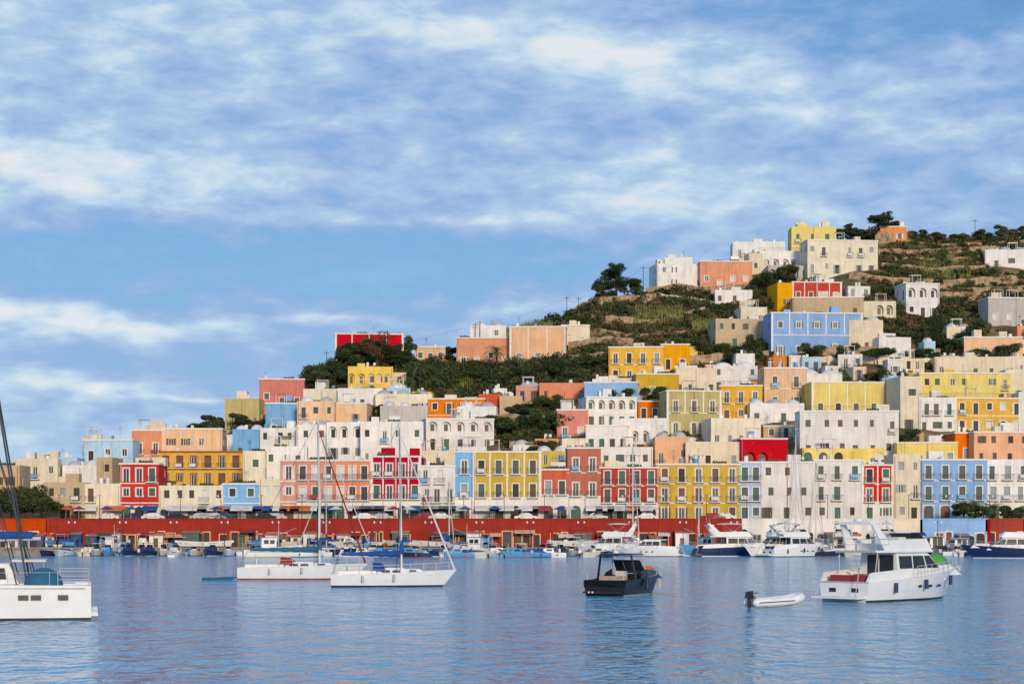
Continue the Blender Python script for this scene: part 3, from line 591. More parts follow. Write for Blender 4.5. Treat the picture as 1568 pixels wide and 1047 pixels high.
def sailboat(name,u,v,L,head,mh,H,xm,stripe='antifoul_blue',cover='canvas_blue',furl='canvas_white',hs=1.0,hb=1.25,dodger='canvas_blue',d=None):
    mb=MB(); d=d or CH*F/(v-VH)
    f,hf=hull(mb,L,L*.31,hs,hb,.35,L*.11,mh,'antifoul_dark',stripe,'gel_cream',sw=.62,p=2.0,zst=.14)
    W='gel_white'
    mb.tbox((L*.36,L*.60),L*.095,hs-.02,(L*.385,L*.58),L*.08,hs+.50,W,'cabin'); mb.tbox((L*.60,L*.80),L*.092,hs,(L*.58,L*.70),L*.075,hs+.42,W,'cabin')
    for s in(1,-1):
        for xa,xb in((.40,.47),(.485,.55),(.62,.68)): mb.hexa([(L*xa,s*L*.0935,hs+.16),(L*xb,s*L*.0935,hs+.16),(L*xb,s*L*.083,hs+.16),(L*xa,s*L*.083,hs+.16),(L*xa+.05,s*L*.0885,hs+.34),(L*xb-.05,s*L*.0885,hs+.34),(L*xb-.05,s*L*.08,hs+.34),(L*xa+.05,s*L*.08,hs+.34)],'glass','cabin_windows')
    for s in(1,-1):
        mb.box(L*.06,L*.36,s*L*.10-.1,s*L*.10+.1,hs-.05,hs+.28,W,'cockpit_coaming')
        mb.cyl((L*.3,s*L*.1,hs+.28),(L*.3,s*L*.1,hs+.42),.08,.06,8,'alu','winch')
    n=8;vs=[];fs=[]
    for (xx,hh_,ww) in((L*.33,.92,.095),(L*.40,.85,.092),(L*.45,.48,.085)):
        for i in range(n+1):
            t=math.pi*i/n; vs.append((xx,L*ww*math.cos(t),hs+.25+(hh_-.25)*abs(math.sin(t))**.6))
    for r_ in range(2):
        for i in range(n): fs.append((r_*(n+1)+i,r_*(n+1)+i+1,(r_+1)*(n+1)+i+1,(r_+1)*(n+1)+i))
    mb.add(vs,fs,dodger,'sprayhood',True)
    mb.cyl((L*.14,0,hs-.1),(L*.14,0,hs+.75),.09,.07,8,W,'binnacle')
    for i in range(16):
        a=2*math.pi*i/16;b_=2*math.pi*(i+1)/16; mb.cyl((L*.13,.38*math.cos(a),hs+.75+.38*math.sin(a)),(L*.13,.38*math.cos(b_),hs+.75+.38*math.sin(b_)),.02,.02,4,'alu','wheel',False)
    M0=Vector((L*xm,0,hs+.3)); MT=Vector((L*xm-.15,0,H)); mb.cyl(M0,MT,.11,.075,8,'mast_paint','mast')
    bz=hs+1.35; mb.cyl(M0+Vector((0,0,bz-hs-.3)),(L*.06,0,bz+.05),.07,.07,6,'mast_paint','boom')
    n=12
    for i in range(n):
        t0=i/n;t1=(i+1)/n; g=lambda t:.27*(1-.5*t)*(1+.12*math.sin(t*40))
        mb.cyl((L*xm-.1-(L*(xm-.1))*t0,0,bz+.2),(L*xm-.1-(L*(xm-.1))*t1,0,bz+.2),g(t0),g(t1),8,cover,'sail_cover')
    mb.cyl((L*xm,0,bz+.2),(L*xm,0,bz+1.3),.22,.1,7,cover,'sail_cover')
    bow=Vector((L*.985,0,hb)); mb.cyl(bow,MT-Vector((0,0,H*.06)),.09,.04,6,furl,'furled_jib')
    rg=.02; mb.cyl((0.05,0,hs),MT,rg,rg,3,'iron','rigging')
    for k in(.45,.72):
        c=M0.lerp(MT,k); w=L*.075*(1.2-k*.4)
        mb.cyl(c+Vector((0,-w,0)),c+Vector((0,w,0)),.035,.035,5,'mast_paint','spreaders')
    for s in(1,-1):
        k=M0.lerp(MT,.45)+Vector((0,s*L*.066,0)); k2=M0.lerp(MT,.72)+Vector((0,s*L*.055,0)); ch=Vector((L*xm-.1,s*(f(xm)-.08),hf(xm)))
        for a,b in((ch,k),(k,k2),(k2,MT),(ch+Vector((-.3,0,0)),M0.lerp(MT,.45))): mb.cyl(a,b,rg,rg,3,'iron','rigging')
    rail(mb,f,L*.02,L*.94,9,.6,L,hf,.022)
    for xx in(.25,.5): mb.cyl((L*xx,-f(xx)-.1,hf(xx)-.1),(L*xx,-f(xx)-.1,hf(xx)-.6),.1,.1,8,'rubber_grey','fender')
    mb.cyl((L*.03,0,hs),(L*.03,0,hs+2.2),.02,.02,4,'alu','antenna')
    x0=X(u,d); return place(name,mb.meshes(name),(x0,d,0),R(head))
sailboat('sailing_yacht',507,898,9.6,4,'gel_white',12.6,.56,'navy','canvas_blue','canvas_white',.95,1.3,'canvas_blue')
sailboat('sailing_yacht',365,887,11.2,2,'gel_white',14.0,.63,'antifoul_red','canvas_teal','furled_red',1.05,1.4,'seat_red')
sailboat('sailing_yacht',955,850,10.5,72,'gel_white',17.5,.55,'navy','canvas_white','canvas_white',1,1.3,d=312)
sailboat('sailing_yacht',1232,850,12,95,'gel_white',20,.5,'navy','canvas_blue','canvas_white',1,1.3,d=306)
sailboat('sailing_yacht',1262,850,11,95,'gel_white',15,.5,'navy','canvas_white','canvas_white',1,1.3,d=312)
sailboat('sailing_yacht',470,850,10.5,20,'navy',19.5,.3,'gel_white','canvas_blue','canvas_white',1,1.3,d=312)
sailboat('sailing_yacht',680,850,8,80,'gel_white',12,.5,'navy','canvas_blue','canvas_white',.9,1.2,d=312)
sailboat('sailing_yacht',525,850,8,160,'gel_white',11,.5,'navy','canvas_blue','canvas_white',.9,1.2,d=313)
def motor_yacht(name,u,d,L,Bm,head,mh,stripe='antifoul_dark',fly=True,inter='dark_interior',cover=None,k=1.0,bimini=False):
    mb=MB(); hs=1.25*k; hb=2.0*k
    f,hf=hull(mb,L,Bm,hs,hb,.5,L*.14,mh,'antifoul_dark',stripe,'gel_cream',sw=.88,p=2.4,gw=.22,sink=.1)
    mb.box(-1.0,-.003,-Bm*.41,Bm*.41,.22,.36,'teak' if mh!='gel_white' else 'gel_white','swim_platform')
    cw=Bm*.36; W='gel_white'
    for s in(1,-1): mb.cyl((-.9,s*Bm*.36,.36),(-.15,s*Bm*.30,hs+.7),.03,.03,5,'alu','davit'); mb.box(-.03,-.003,s*Bm*.2-.25,s*Bm*.2+.25,.6,.85,'glass','transom_vents')
    mb.box(.25,L*.27,-Bm*.33,Bm*.33,hs-.09,hs-.05,'teak','cockpit')
    mb.box(.3,.8,-Bm*.3,Bm*.3,hs-.05,hs+.38,inter,'cockpit_seat')
    mb.box(1.5,2.3,-.4,.4,hs+.35,hs+.42,'teak','cockpit_table'); mb.cyl((1.9,0,hs-.05),(1.9,0,hs+.35),.05,.05,6,'alu','cockpit_table')
    for s in(1,-1): mb.hexa([(0,s*Bm*.43,hs),(L*.34,s*Bm*.45,hs),(L*.34,s*Bm*.41,hs),(0,s*Bm*.39,hs),(.35,s*Bm*.43,hs+.55*k),(L*.34,s*Bm*.44,hs+.75*k),(L*.34,s*Bm*.40,hs+.75*k),(.35,s*Bm*.39,hs+.5*k)],W if mh!='black_gel' else mh,'bulwark')
    for s in(1,-1):
        for t in(.45,.55,.65): mb.ell((L*t*.93,s*(f(t)*.965),hs*.72),(.22,.05,.09),'glass','portholes',10,4)
    z1=hs+1.75*k; mb.tbox((L*.29,L*.74),cw,hs-.05,(L*.29,L*.56),cw*.86,z1,W,'deckhouse')
    mb.quad((L*.29-.02,-cw*.75,hs+.05),(L*.29-.02,cw*.55,hs+.05),(L*.29-.02,cw*.55,z1-.15),(L*.29-.02,-cw*.75,z1-.15),'glass','aft_door')
    mb.box(L*.29-.06,L*.29-.025,-.08,0,hs+.05,z1-.15,W,'door_frame')
    for s in(1,-1):
        def sp(x,z):
            t=(z-hs)/(z1-hs); return (x,s*(cw+(cw*.86-cw)*t+.015),z)
        za=hs+.75*k; zb=z1-.22
        for xa,xb,xc,xd in((.31,.42,.42,.31),(.43,.54,.52,.43),(.55,.655,.575,.53)):
            mb.quad(sp(L*xa,za),sp(L*xb,za),sp(L*xc,zb),sp(L*xd,zb),'glass','windows')
    n=lambda t:(L*.74+(L*.56-L*.74)*t+.02, hs+(z1-hs)*t+.012)
    xa,za=n(.42);xb,zb=n(.9)
    for y0,y1 in((-.8,-.28),(-.25,.25),(.28,.8)): mb.quad((xa,y0*cw,za),(xa,y1*cw,za),(xb,y1*cw*.92,zb),(xb,y0*cw*.92,zb),'glass','windscreen')
    mb.tbox((L*.70,L*.90),cw*.72,hs+.25*k,(L*.70,L*.84),cw*.5,hb+.15,W,'foredeck_trunk')
    if fly:
        mb.tbox((L*.10,L*.585),cw*1.02,z1,(L*.09,L*.585),cw*1.02,z1+.14,W,'flybridge_deck')
        for s in(1,-1): mb.hexa([(L*.22,s*cw*1.0,z1+.14),(L*.585,s*cw*.97,z1+.14),(L*.585,s*cw*.9,z1+.14),(L*.22,s*cw*.93,z1+.14),(L*.20,s*cw*1.0,z1+.75),(L*.545,s*cw*.93,z1+.85),(L*.545,s*cw*.86,z1+.85),(L*.20,s*cw*.93,z1+.7)],W,'flybridge_side')
        mb.hexa([(L*.55,-cw*.95,z1+.14),(L*.60,-cw*.6,z1+.14),(L*.60,cw*.6,z1+.14),(L*.55,cw*.95,z1+.14),(L*.52,-cw*.9,z1+.85),(L*.55,-cw*.6,z1+.85),(L*.55,cw*.6,z1+.85),(L*.52,cw*.9,z1+.85)],W,'flybridge_front')
        mb.hexa([(L*.545,-cw*.8,z1+.85),(L*.55,-cw*.8,z1+.85),(L*.55,cw*.8,z1+.85),(L*.545,cw*.8,z1+.85),(L*.51,-cw*.75,z1+1.2),(L*.515,-cw*.75,z1+1.2),(L*.515,cw*.75,z1+1.2),(L*.51,cw*.75,z1+1.2)],'glass','fly_windscreen')
        mb.box(L*.36,L*.42,-cw*.6,cw*.6,z1+.14,z1+.95,'canvas_white','helm_seat'); mb.box(L*.24,L*.3,-cw*.8,cw*.8,z1+.14,z1+.55,'canvas_white','fly_settee')
        for s in(1,-1): mb.hexa([(L*.18,s*cw,z1+.1),(L*.26,s*cw,z1+.1),(L*.26,s*cw*.93,z1+.1),(L*.18,s*cw*.93,z1+.1),(L*.10,s*cw*.8,z1+1.75),(L*.14,s*cw*.8,z1+1.75),(L*.14,s*cw*.72,z1+1.75),(L*.10,s*cw*.72,z1+1.75)],W,'radar_arch')
        mb.box(L*.09,L*.15,-cw*.8,cw*.8,z1+1.72,z1+1.9,W,'radar_arch_top'); mb.ell((L*.12,0,z1+2.0),(.32,.32,.14),W,'radar_dome')
        mb.cyl((L*.12,.6,z1+1.9),(L*.08,.6,z1+3.9),.02,.012,4,'gel_white','antenna'); mb.cyl((L*.12,-.7,z1+1.9),(L*.1,-.7,z1+3.0),.02,.012,4,'gel_white','antenna')
        for s in(1,-1):
            mb.cyl((L*.11,s*cw*.9,hs+.5*k),(L*.12,s*cw*.95,z1),.035,.035,6,'alu','roof_support')
            for z in(.5,.85): mb.cyl((L*.10,s*cw*.98,z1+z),(L*.22,s*cw*.98,z1+z),.02,.02,4,'alu','fly_rail')
            mb.cyl((L*.10,s*cw*.98,z1+.14),(L*.10,s*cw*.98,z1+.85),.02,.02,4,'alu','fly_rail')
        for z in(.5,.85): mb.cyl((L*.10,-cw*.98,z1+z),(L*.10,cw*.98,z1+z),.02,.02,4,'alu','fly_rail')
        for i in range(6): mb.box(L*.17+i*.09,L*.17+i*.09+.18,cw*.45,cw*.85,hs+i*.3,hs+i*.3+.04,'alu','ladder')
        if bimini:
            mb.ell((L*.36,0,z1+1.95),(L*.16,cw*.95,.22),bimini,'bimini',12,4,0)
            for s in(1,-1):
                for xx in(.24,.48): mb.cyl((L*.37,s*cw*.92,z1+.8),(L*xx,s*cw*.85,z1+2.0),.02,.02,4,'alu','bimini_frame')
    else:
        mb.tbox((L*.20,L*.57),cw*.9,z1,(L*.19,L*.56),cw*.86,z1+.1,W,'hardtop')
        mb.cyl((L*.35,0,z1),(L*.33,0,z1+1.4),.04,.02,5,'alu','light_mast')
    rail(mb,f,L*.40,L*.97,9,.72*k,L,hf,.022)
    for xx in(.2,.45,.7): mb.cyl((L*xx,-f(xx)-.12,hf(xx)-.15),(L*xx,-f(xx)-.12,hf(xx)-.75),.12,.12,8,'navy','fender')
    mb.box(L*.98,L*1.02,-.06,.06,hb-.1,hb+.06,'alu','anchor_roller'); mb.ell((L*1.01,0,hb-.2),(.16,.1,.16),'alu','anchor')
    if cover: mb.ell((L*.78,0,hb+.25),(1.1,.8,.62),cover,'covered_tender',12,5,0)
    return place(name,mb.meshes(name),(X(u,d),d,0),R(head))
motor_yacht('motor_yacht',1292,122,12.4,4.2,44,'gel_white','antifoul_dark',True,'seat_red','canvas_green')
motor_yacht('motor_yacht',1070,309,14,4.2,12,'navy','gel_white',True,k=1.0,bimini='canvas_white')
motor_yacht('motor_yacht',1175,303,12,4,28,'gel_white','antifoul_blue',True,bimini='canvas_white')
motor_yacht('motor_yacht',1040,306,9.5,3.2,170,'gel_white','antifoul_red',False,k=.85)
motor_yacht('motor_yacht',1290,312,13,4.2,80,'gel_white','navy',True,bimini='canvas_blue')
motor_yacht('motor_yacht',1345,312,14,4.4,70,'gel_white','navy',True,bimini='canvas_white')
motor_yacht('motor_yacht',1400,314,10,3.4,250,'gel_white','navy',False)
motor_yacht('motor_yacht',1440,314,10,3.4,88,'navy','gel_white',False)
motor_yacht('motor_yacht',1620,290,14,4.2,172,'navy','gel_white',True)
motor_yacht('motor_yacht',985,314,11,3.4,170,'gel_white','navy',True,bimini='canvas_white')
motor_yacht('motor_yacht',905,314,9,3.2,20,'gel_white','navy',False,k=.9)
motor_yacht('motor_yacht',1480,314,9,3.2,95,'gel_white','navy',False,k=.9)
motor_yacht('motor_yacht',1235,308,11,3.6,200,'gel_white','antifoul_blue',True,bimini='canvas_blue')
def fishing_boat(u,d,L,head,mh,ms):
    mb=MB(); f,hf=hull(mb,L,L*.34,1.1,1.9,.6,L*.1,mh,'antifoul_red',ms,'teak',sw=.7,p=2.2,gw=.1,sink=.45)
    mb.box(L*.30,L*.55,-L*.1,L*.1,.65,2.9,'gel_white','wheelhouse'); mb.box(L*.28,L*.58,-L*.115,L*.115,2.9,3.0,'sky_blue_paint','wheelhouse_roof')
    for s in(1,-1): mb.box(L*.34,L*.42,s*(L*.1+.01)-.01,s*(L*.1+.01)+.01,2.0,2.6,'glass','windows'); mb.box(L*.44,L*.52,s*(L*.1+.01)-.01,s*(L*.1+.01)+.01,2.0,2.6,'glass','windows')
    mb.cyl((L*.6,0,.7),(L*.6,0,5),.06,.04,6,'alu','mast'); mb.cyl((L*.6,0,3.4),(L*.9,0,4.4),.03,.03,5,'alu','derrick'); mb.cyl((L*.12,-1,.7),(L*.12,-1,3),.03,.03,5,'alu','gallows'); mb.cyl((L*.12,1,.7),(L*.12,1,3),.03,.03,5,'alu','gallows'); mb.box(L*.11,L*.13,-1,1,2.95,3.05,'alu','gallows')
    rail(mb,f,L*.6,L*.96,5,.6,L,hf); mb.ell((L*.2,0,.95),(.7,.6,.4),'orange_paint','nets',8,4,0)
    place('fishing_boat',mb.meshes('fishing_boat'),(X(u,d),d,0),R(head))
fishing_boat(372,300,9,14,'gel_white','yellow_paint'); fishing_boat(160,318,7,80,'gel_white','sky_blue_paint'); fishing_boat(1110,316,8,200,'sky_blue_paint','gel_white'); fishing_boat(760,312,8,165,'gel_white','sky_blue_paint')
def dark_boat():
    mb=MB(); L=9; Bm=3.3; f,hf=hull(mb,L,Bm,1.05,1.55,.5,1.1,'black_gel','antifoul_dark','rubber_grey','teak',sw=.93,p=2.6,gw=.25,sink=.45,zst=.08)
    mb.box(-.75,-.003,-1.25,1.25,.2,.32,'rubber_black','swim_platform')
    mb.box(.15,1.2,-.95,.95,.60,.98,'seat_tan','sunpad'); mb.box(1.25,1.5,-.95,.95,.60,1.3,'seat_tan','seat_back')
    for s in(1,-1): mb.box(1.9,3.1,s*.95-.3,s*.95+.3,.60,1.05,'seat_tan','side_seat')
    mb.box(3.6,4.1,-.75,.75,.60,1.55,'black_gel','helm_console'); mb.box(3.1,3.35,-.25,.55,.60,1.6,'canvas_white','helm_seat')
    mb.tbox((4.1,7.4),1.2,1.05,(4.2,6.4),.8,1.65,'black_gel','foredeck')
    for y0,y1 in((-1.05,-.36),(-.33,.33),(.36,1.05)): mb.hexa([(4.4,y0,1.6),(4.44,y0,1.6),(4.44,y1,1.6),(4.4,y1,1.6),(3.7,y0*.93,2.35),(3.74,y0*.93,2.35),(3.74,y1*.93,2.35),(3.7,y1*.93,2.35)],'glass','windscreen')
    mb.tbox((1.7,4.0),1.22,2.68,(1.85,3.8),1.1,2.80,'black_gel','hardtop')
    for s in(1,-1):
        mb.hexa([(1.9,s*1.42,1.05),(2.15,s*1.42,1.05),(2.15,s*1.34,1.05),(1.9,s*1.34,1.05),(1.8,s*1.15,2.70),(1.95,s*1.15,2.70),(1.95,s*1.07,2.70),(1.8,s*1.07,2.70)],'black_gel','hardtop_support')
        mb.cyl((4.3,s*1.25,1.3),(3.8,s*1.08,2.7),.04,.04,6,'alu','hardtop_support')
        mb.hexa([(2.9,s*1.42,1.08),(4.4,s*1.36,1.12),(4.4,s*1.33,1.12),(2.9,s*1.39,1.08),(3.3,s*1.36,1.5),(4.2,s*1.29,1.75),(4.2,s*1.26,1.75),(3.3,s*1.33,1.5)],'glass','side_screen')
    mb.cyl((2.6,0,2.8),(2.5,0,3.7),.025,.015,5,'alu','antenna'); mb.ell((2.9,.4,2.86),(.25,.25,.12),'gel_white','radar_dome')
    for y in(.55,.8): mb.cyl((-.76,y,.27),(-.80,y,.27),.06,.06,8,'gel_white','stern_light')
    for s in(1,-1):
        mb.cyl((.1,s*1.3,1.05),(.1,s*1.3,1.5),.025,.025,5,'alu','stern_rail'); mb.cyl((.1,s*1.3,1.5),(1.6,s*1.36,1.5),.025,.025,5,'alu','stern_rail')
    mb.ell((7.6,0,1.6),(.6,.45,.3),'orange_paint','life_ring_bag',10,4,0)
    for xx in(.35,.6): mb.cyl((L*xx,-f(xx)-.12,1.0),(L*xx,-f(xx)-.12,.45),.13,.13,8,'navy' if xx<.5 else 'rubber_grey','fender')
    rail(mb,f,L*.62,L*.97,4,.3,L,hf)
    place('dark_motorboat',mb.meshes('dark_motorboat'),(X(926,132),132,0),R(64))
dark_boat()
def dinghy(name,loc,head,L=3.3,mt='gel_white'):
    mb=MB(); r=.25; pts=[]
    for i in range(8): pts.append(Vector((L*.7*i/7,-.55,.30+.10*(i/7)**2)))
    for i in range(1,8):
        a=-math.pi/2+math.pi*i/8; pts.append(Vector((L*.7+L*.24*math.cos(a),.55*math.sin(a),.40+.18*math.cos(a))))
    for i in range(7,-1,-1): pts.append(Vector((L*.7*i/7,.55,.30+.10*(i/7)**2)))
    pts=[Vector((-.25,-.55,.28))]+pts+[Vector((-.25,.55,.28))]
    rad=[.08]+[r]*(len(pts)-2)+[.08]
    for i in range(len(pts)-1): mb.cyl(pts[i],pts[i+1],rad[i],rad[i+1],12,mt,'tube'); 
    for p_ in pts[1:-1]: mb.ell(p_,(r,r,r),mt,'tube',12,8)
    mb.box(0,L*.8,-.42,.42,.08,.16,'rubber_grey','floor'); mb.box(.02,.10,-.42,.42,.05,.66,'rubber_grey','transom'); mb.box(L*.32,L*.42,-.5,.5,.42,.48,'teak','thwart')
    for s in(-1,1): mb.hexa([(0,s*(.55+r-.02)-.02,.27),(L*.7,s*(.55+r-.02)-.02,.37),(L*.7,s*(.55+r-.02)+.02,.37),(0,s*(.55+r-.02)+.02,.27),(0,s*(.55+r-.02)-.02,.33),(L*.7,s*(.55+r-.02)-.02,.43),(L*.7,s*(.55+r-.02)+.02,.43),(0,s*(.55+r-.02)+.02,.33)],'rubber_black','rub_strake')
    mb.hexa([(-.42,-.16,.55),(.02,-.14,.55),(.02,.14,.55),(-.42,.16,.55),(-.36,-.12,.92),(-.02,-.12,.97),(-.02,.12,.97),(-.36,.12,.92)],'black_gel','outboard_cowl'); mb.box(-.28,-.12,-.06,.06,-.3,.55,'rubber_black','outboard_leg'); mb.cyl((.0,0,.8),(.45,.1,.86),.025,.025,5,'rubber_black','tiller')
    place(name,mb.meshes(name),loc,R(head))
d_=CH*F/(930-VH); dinghy('inflatable_dinghy',(X(1152,d_),d_,0),22)
kb=MB(); hull(kb,3.0,.75,.22,.3,.1,.4,'canvas_teal','canvas_teal','canvas_teal','canvas_teal',sw=.2,p=1.8,gw=.08,sink=.1,zst=.06); kb.box(.8,1.3,-.2,.2,.12,.3,'sky_blue_paint')
d_=CH*F/(888-VH); place('rowing_boat',kb.meshes('rowing_boat'),(X(309,d_),d_,0),R(3))
def catamaran():
    mb=MB(); L=13
    for s in(-1,1):
        t=MB(); hull(t,L,1.9,1.7,2.0,.4,1.0,'gel_white','antifoul_dark','antifoul_dark','gel_cream',sw=.85,p=2,gw=.1,sink=.04,zst=.12)
        for part,(V_,Fc,Ml,Mi,Sm) in t.p.items():
            for mi in range(len(Ml)): mb.add([(x,y+s*2.8,z) for x,y,z in V_],[f for f,q in zip(Fc,Mi) if q==mi],Ml[mi],('port_' if s>0 else 'starboard_')+part,part=='hull')
        mb.hexa([(-.35,s*2.8-.7,.2),(-.003,s*2.8-.8,.2),(-.003,s*2.8+.8,.2),(-.35,s*2.8+.7,.2),(-.3,s*2.8-.7,.42),(-.003,s*2.8-.8,.42),(-.003,s*2.8+.8,.42),(-.3,s*2.8+.7,.42)],'gel_white','stern_steps')
        for xx in(1.1,2.4,3.0,4.9,6.4): mb.box(xx,xx+.5,s*2.8+s*.92-.03,s*2.8+s*.92+.03,1.0,1.25,'glass','hull_ports')
        mb.box(.3,9,s*2.8+s*.90-.02,s*2.8+s*.94,1.55,1.6,'rubber_grey','rub_rail')
    mb.box(.8,9.5,-2.2,2.2,.9,1.75,'gel_white','bridge_deck'); mb.tbox((3.5,8.6),2.4,1.75,(4.0,7.4),2.0,2.75,'gel_white','saloon')
    for s in(1,-1): mb.quad((4.1,s*2.33,2.0),(7.9,s*2.33,2.0),(7.2,s*2.12,2.55),(4.2,s*2.12,2.55),'glass','saloon_windows')
    mb.box(2.2,3.9,-2.1,2.1,2.85,2.95,'canvas_white','cockpit_roof')
    for y in(-2,2): mb.cyl((2.3,y,1.7),(2.3,y,2.86),.03,.03,5,'alu','roof_posts')
    MT=Vector((6.2,0,21)); mb.cyl((6.2,0,2.6),MT,.13,.09,8,'alu','mast'); mb.cyl((6.0,0,3.9),(2.5,0,4.0),.1,.1,6,'alu','boom'); mb.cyl((6.0,0,4.15),(2.9,0,4.15),.26,.2,8,'canvas_blue','sail_cover')
    for y in(-2.6,2.6):
        mb.cyl((3.1,y,1.7),MT,.055,.045,5,'iron','shroud'); mb.cyl((3.6,y,1.7),(5.9,0,11),.035,.03,5,'iron','shroud'); mb.cyl((2.7,y*.8,1.7),(6,0,13),.03,.03,5,'iron','shroud')
    for y0,y1 in((-3.7,-2.0),(2.0,3.7)):
        for xx,yy in((.1,y0),(.1,y1),(1.6,y0 if y0<0 and y0<-3 else y1)): mb.cyl((xx,yy,1.7),(xx,yy,2.4),.022,.022,5,'alu','pushpit')
        for z in(2.0,2.4):
            mb.cyl((.1,y0,z),(.1,y1,z),.022,.022,5,'alu','pushpit'); yo=y1 if y1>3 else y0; mb.cyl((.1,yo,z),(1.6,yo,z),.022,.022,5,'alu','pushpit')
    mb.ell((2.3,2.7,1.72),(.95,.8,.85),'canvas_teal','covered_tender',14,6,0)
    for xx in(2.0,4,6,8,10): mb.cyl((xx,3.65,1.7),(xx,3.65,2.35),.018,.018,4,'alu','stanchion')
    mb.cyl((1.6,3.65,2.35),(10,3.65,2.35),.012,.012,4,'alu','lifeline')
    place('sailing_catamaran',mb.meshes('sailing_catamaran'),(-21.5,101.7,0),R(192))
catamaran()
def small_boat(kind,c,ms,cv):
    mb=MB(); L=random.uniform(4.6,6.4)
    f,hf=hull(mb,L,L*.37,.66,.98,.25,.6,c,'antifoul_red' if random.random()<.4 else 'antifoul_blue',ms,'gel_cream' if kind!=2 else 'teak',sw=.85 if kind!=2 else .5,p=2.2,gw=.12,sink=.35,zst=.1,N=9)
    if kind==0:
        mb.box(L*.42,L*.52,-.35,.35,.3,1.1,'gel_white','console'); mb.hexa([(L*.52,-.4,1.1),(L*.53,-.4,1.1),(L*.53,.4,1.1),(L*.52,.4,1.1),(L*.46,-.35,1.5),(L*.47,-.35,1.5),(L*.47,.35,1.5),(L*.46,.35,1.5)],'glass','windscreen'); mb.box(L*.25,L*.34,-.5,.5,.3,.72,cv,'seat')
        if random.random()<.6:
            mb.box(L*.22,L*.56,-.75,.75,1.95,2.0,cv,'bimini')
            for x in(.24,.54):
                for y in(-.7,.7): mb.cyl((L*x,y,.65),(L*x,y,1.96),.02,.02,4,'alu','bimini_frame')
    elif kind==1:
        mb.tbox((L*.38,L*.8),L*.14,.62,(L*.42,L*.68),L*.11,1.35,c,'cabin')
        for s in(1,-1): mb.quad((L*.45,s*L*.133,.95),(L*.66,s*L*.133,.95),(L*.63,s*L*.121,1.22),(L*.46,s*L*.121,1.22),'glass','windows')
        mb.hexa([(L*.44,-.5,1.35),(L*.45,-.5,1.35),(L*.45,.5,1.35),(L*.44,.5,1.35),(L*.38,-.45,1.75),(L*.39,-.45,1.75),(L*.39,.45,1.75),(L*.38,.45,1.75)],'glass','windscreen')
        mb.box(L*.2,L*.46,-.6,.6,2.0,2.06,cv,'canopy')
        for y in(-.55,.55): mb.cyl((L*.22,y,.7),(L*.22,y,2.0),.02,.02,4,'alu','canopy_frame')
    elif kind==2:
        for x in(.25,.5,.72): mb.box(L*x,L*x+.22,-L*.15,L*.15,.45,.5,'teak','thwart')
        mb.box(L*.33,L*.47,-.25,.25,.3,.75,cv,'engine_box')
    else:
        mb.ell((L*.45,0,.55),(L*.44,L*.165,.62),cv,'tarpaulin',12,5,0)
    if kind!=2:
        mb.box(-.45,-.05,-.16,.16,.55,1.1,random.choice(['black_gel','gel_white','alu']),'outboard_cowl'); mb.box(-.32,-.12,-.07,.07,-.3,.55,'rubber_black','outboard_leg')
    mb.ell((L*.3,L*.19,.4),(.12,.1,.2),random.choice(['orange_paint','gel_white','navy']),'fender',8,5)
    return mb.meshes('small_motorboat')
types=[small_boat(k%4,random.choice(['gel_white','gel_white','gel_white','gel_cream','sky_blue_paint','navy']),random.choice(['sky_blue_paint','gel_white','antifoul_red','navy']),random.choice(['canvas_blue','canvas_white','canvas_blue','canvas_teal','seat_red'])) for k in range(16)]
def inr(ti,u,d,h):
    place(['moored_motorboat','moored_cabin_boat','wooden_rowing_boat','covered_motorboat'][ti%4],types[ti],(X(u,d),d,0),R(h))
for u in np.arange(80,965,15): inr(random.randrange(16),u+random.uniform(-3,3),316.5+random.uniform(-.7,.7),random.choice([90,-90])+random.uniform(-8,8))
for u in np.arange(430,940,19):
    if random.random()<.85: inr(random.randrange(16),u+random.uniform(-6,6),306+random.uniform(-3.5,3.5),random.choice([90,-90,180,0,20,200])+random.uniform(-14,14))
for u in np.arange(600,900,30): inr(random.randrange(16),u+random.uniform(-6,6),298+random.uniform(-2.5,2.5),random.choice([180,0,200])+random.uniform(-14,14))
for u in np.arange(1130,1600,26): inr(random.randrange(16),u,309+random.uniform(-4,4),random.choice([90,0,180])+random.uniform(-8,8))
inr(2,262,302,90)
for u in np.arange(90,1010,26):
    if random.random()<.7:
        o=types[random.randrange(16)]; place('boat_on_hardstand',o,(X(u,325),325.5+random.uniform(-1.5,2),1.4),R(random.choice([0,180,90])+random.uniform(-20,20)))
# ------------------------------------------------------------------ sea
me=bpy.data.meshes.new('sea'); me.from_pydata([(-6000,-300,0),(6000,-300,0),(6000,12000,0),(-6000,12000,0)],[],[(0,1,2,3)])
m,nt,b=nmat('sea_water'); N=nt.nodes; Lk=nt.links
b.inputs['Base Color'].default_value=(.11,.40,.62,1); b.inputs['Roughness'].default_value=.09; b.inputs['IOR'].default_value=1.333; b.inputs['Specular IOR Level'].default_value=.5
g=N.new('ShaderNodeNewGeometry')
def wn(sc,det,stretch,dist=0,rot=12):
    mp=N.new('ShaderNodeMapping'); mp.inputs['Scale'].default_value=stretch; mp.inputs['Rotation'].default_value=(0,0,R(rot)); Lk.new(g.outputs['Position'],mp.inputs['Vector'])
    n=N.new('ShaderNodeTexNoise'); n.inputs['Scale'].default_value=sc; n.inputs['Detail'].default_value=det; n.inputs['Distortion'].default_value=dist; Lk.new(mp.outputs['Vector'],n.inputs['Vector']); return n.outputs['Fac']
a=wn(1.6,2,(1,.6,1),.5); c=wn(.5,2,(1,.5,1),.3,-8); pch=wn(.035,3,(.5,1,1),0,4)
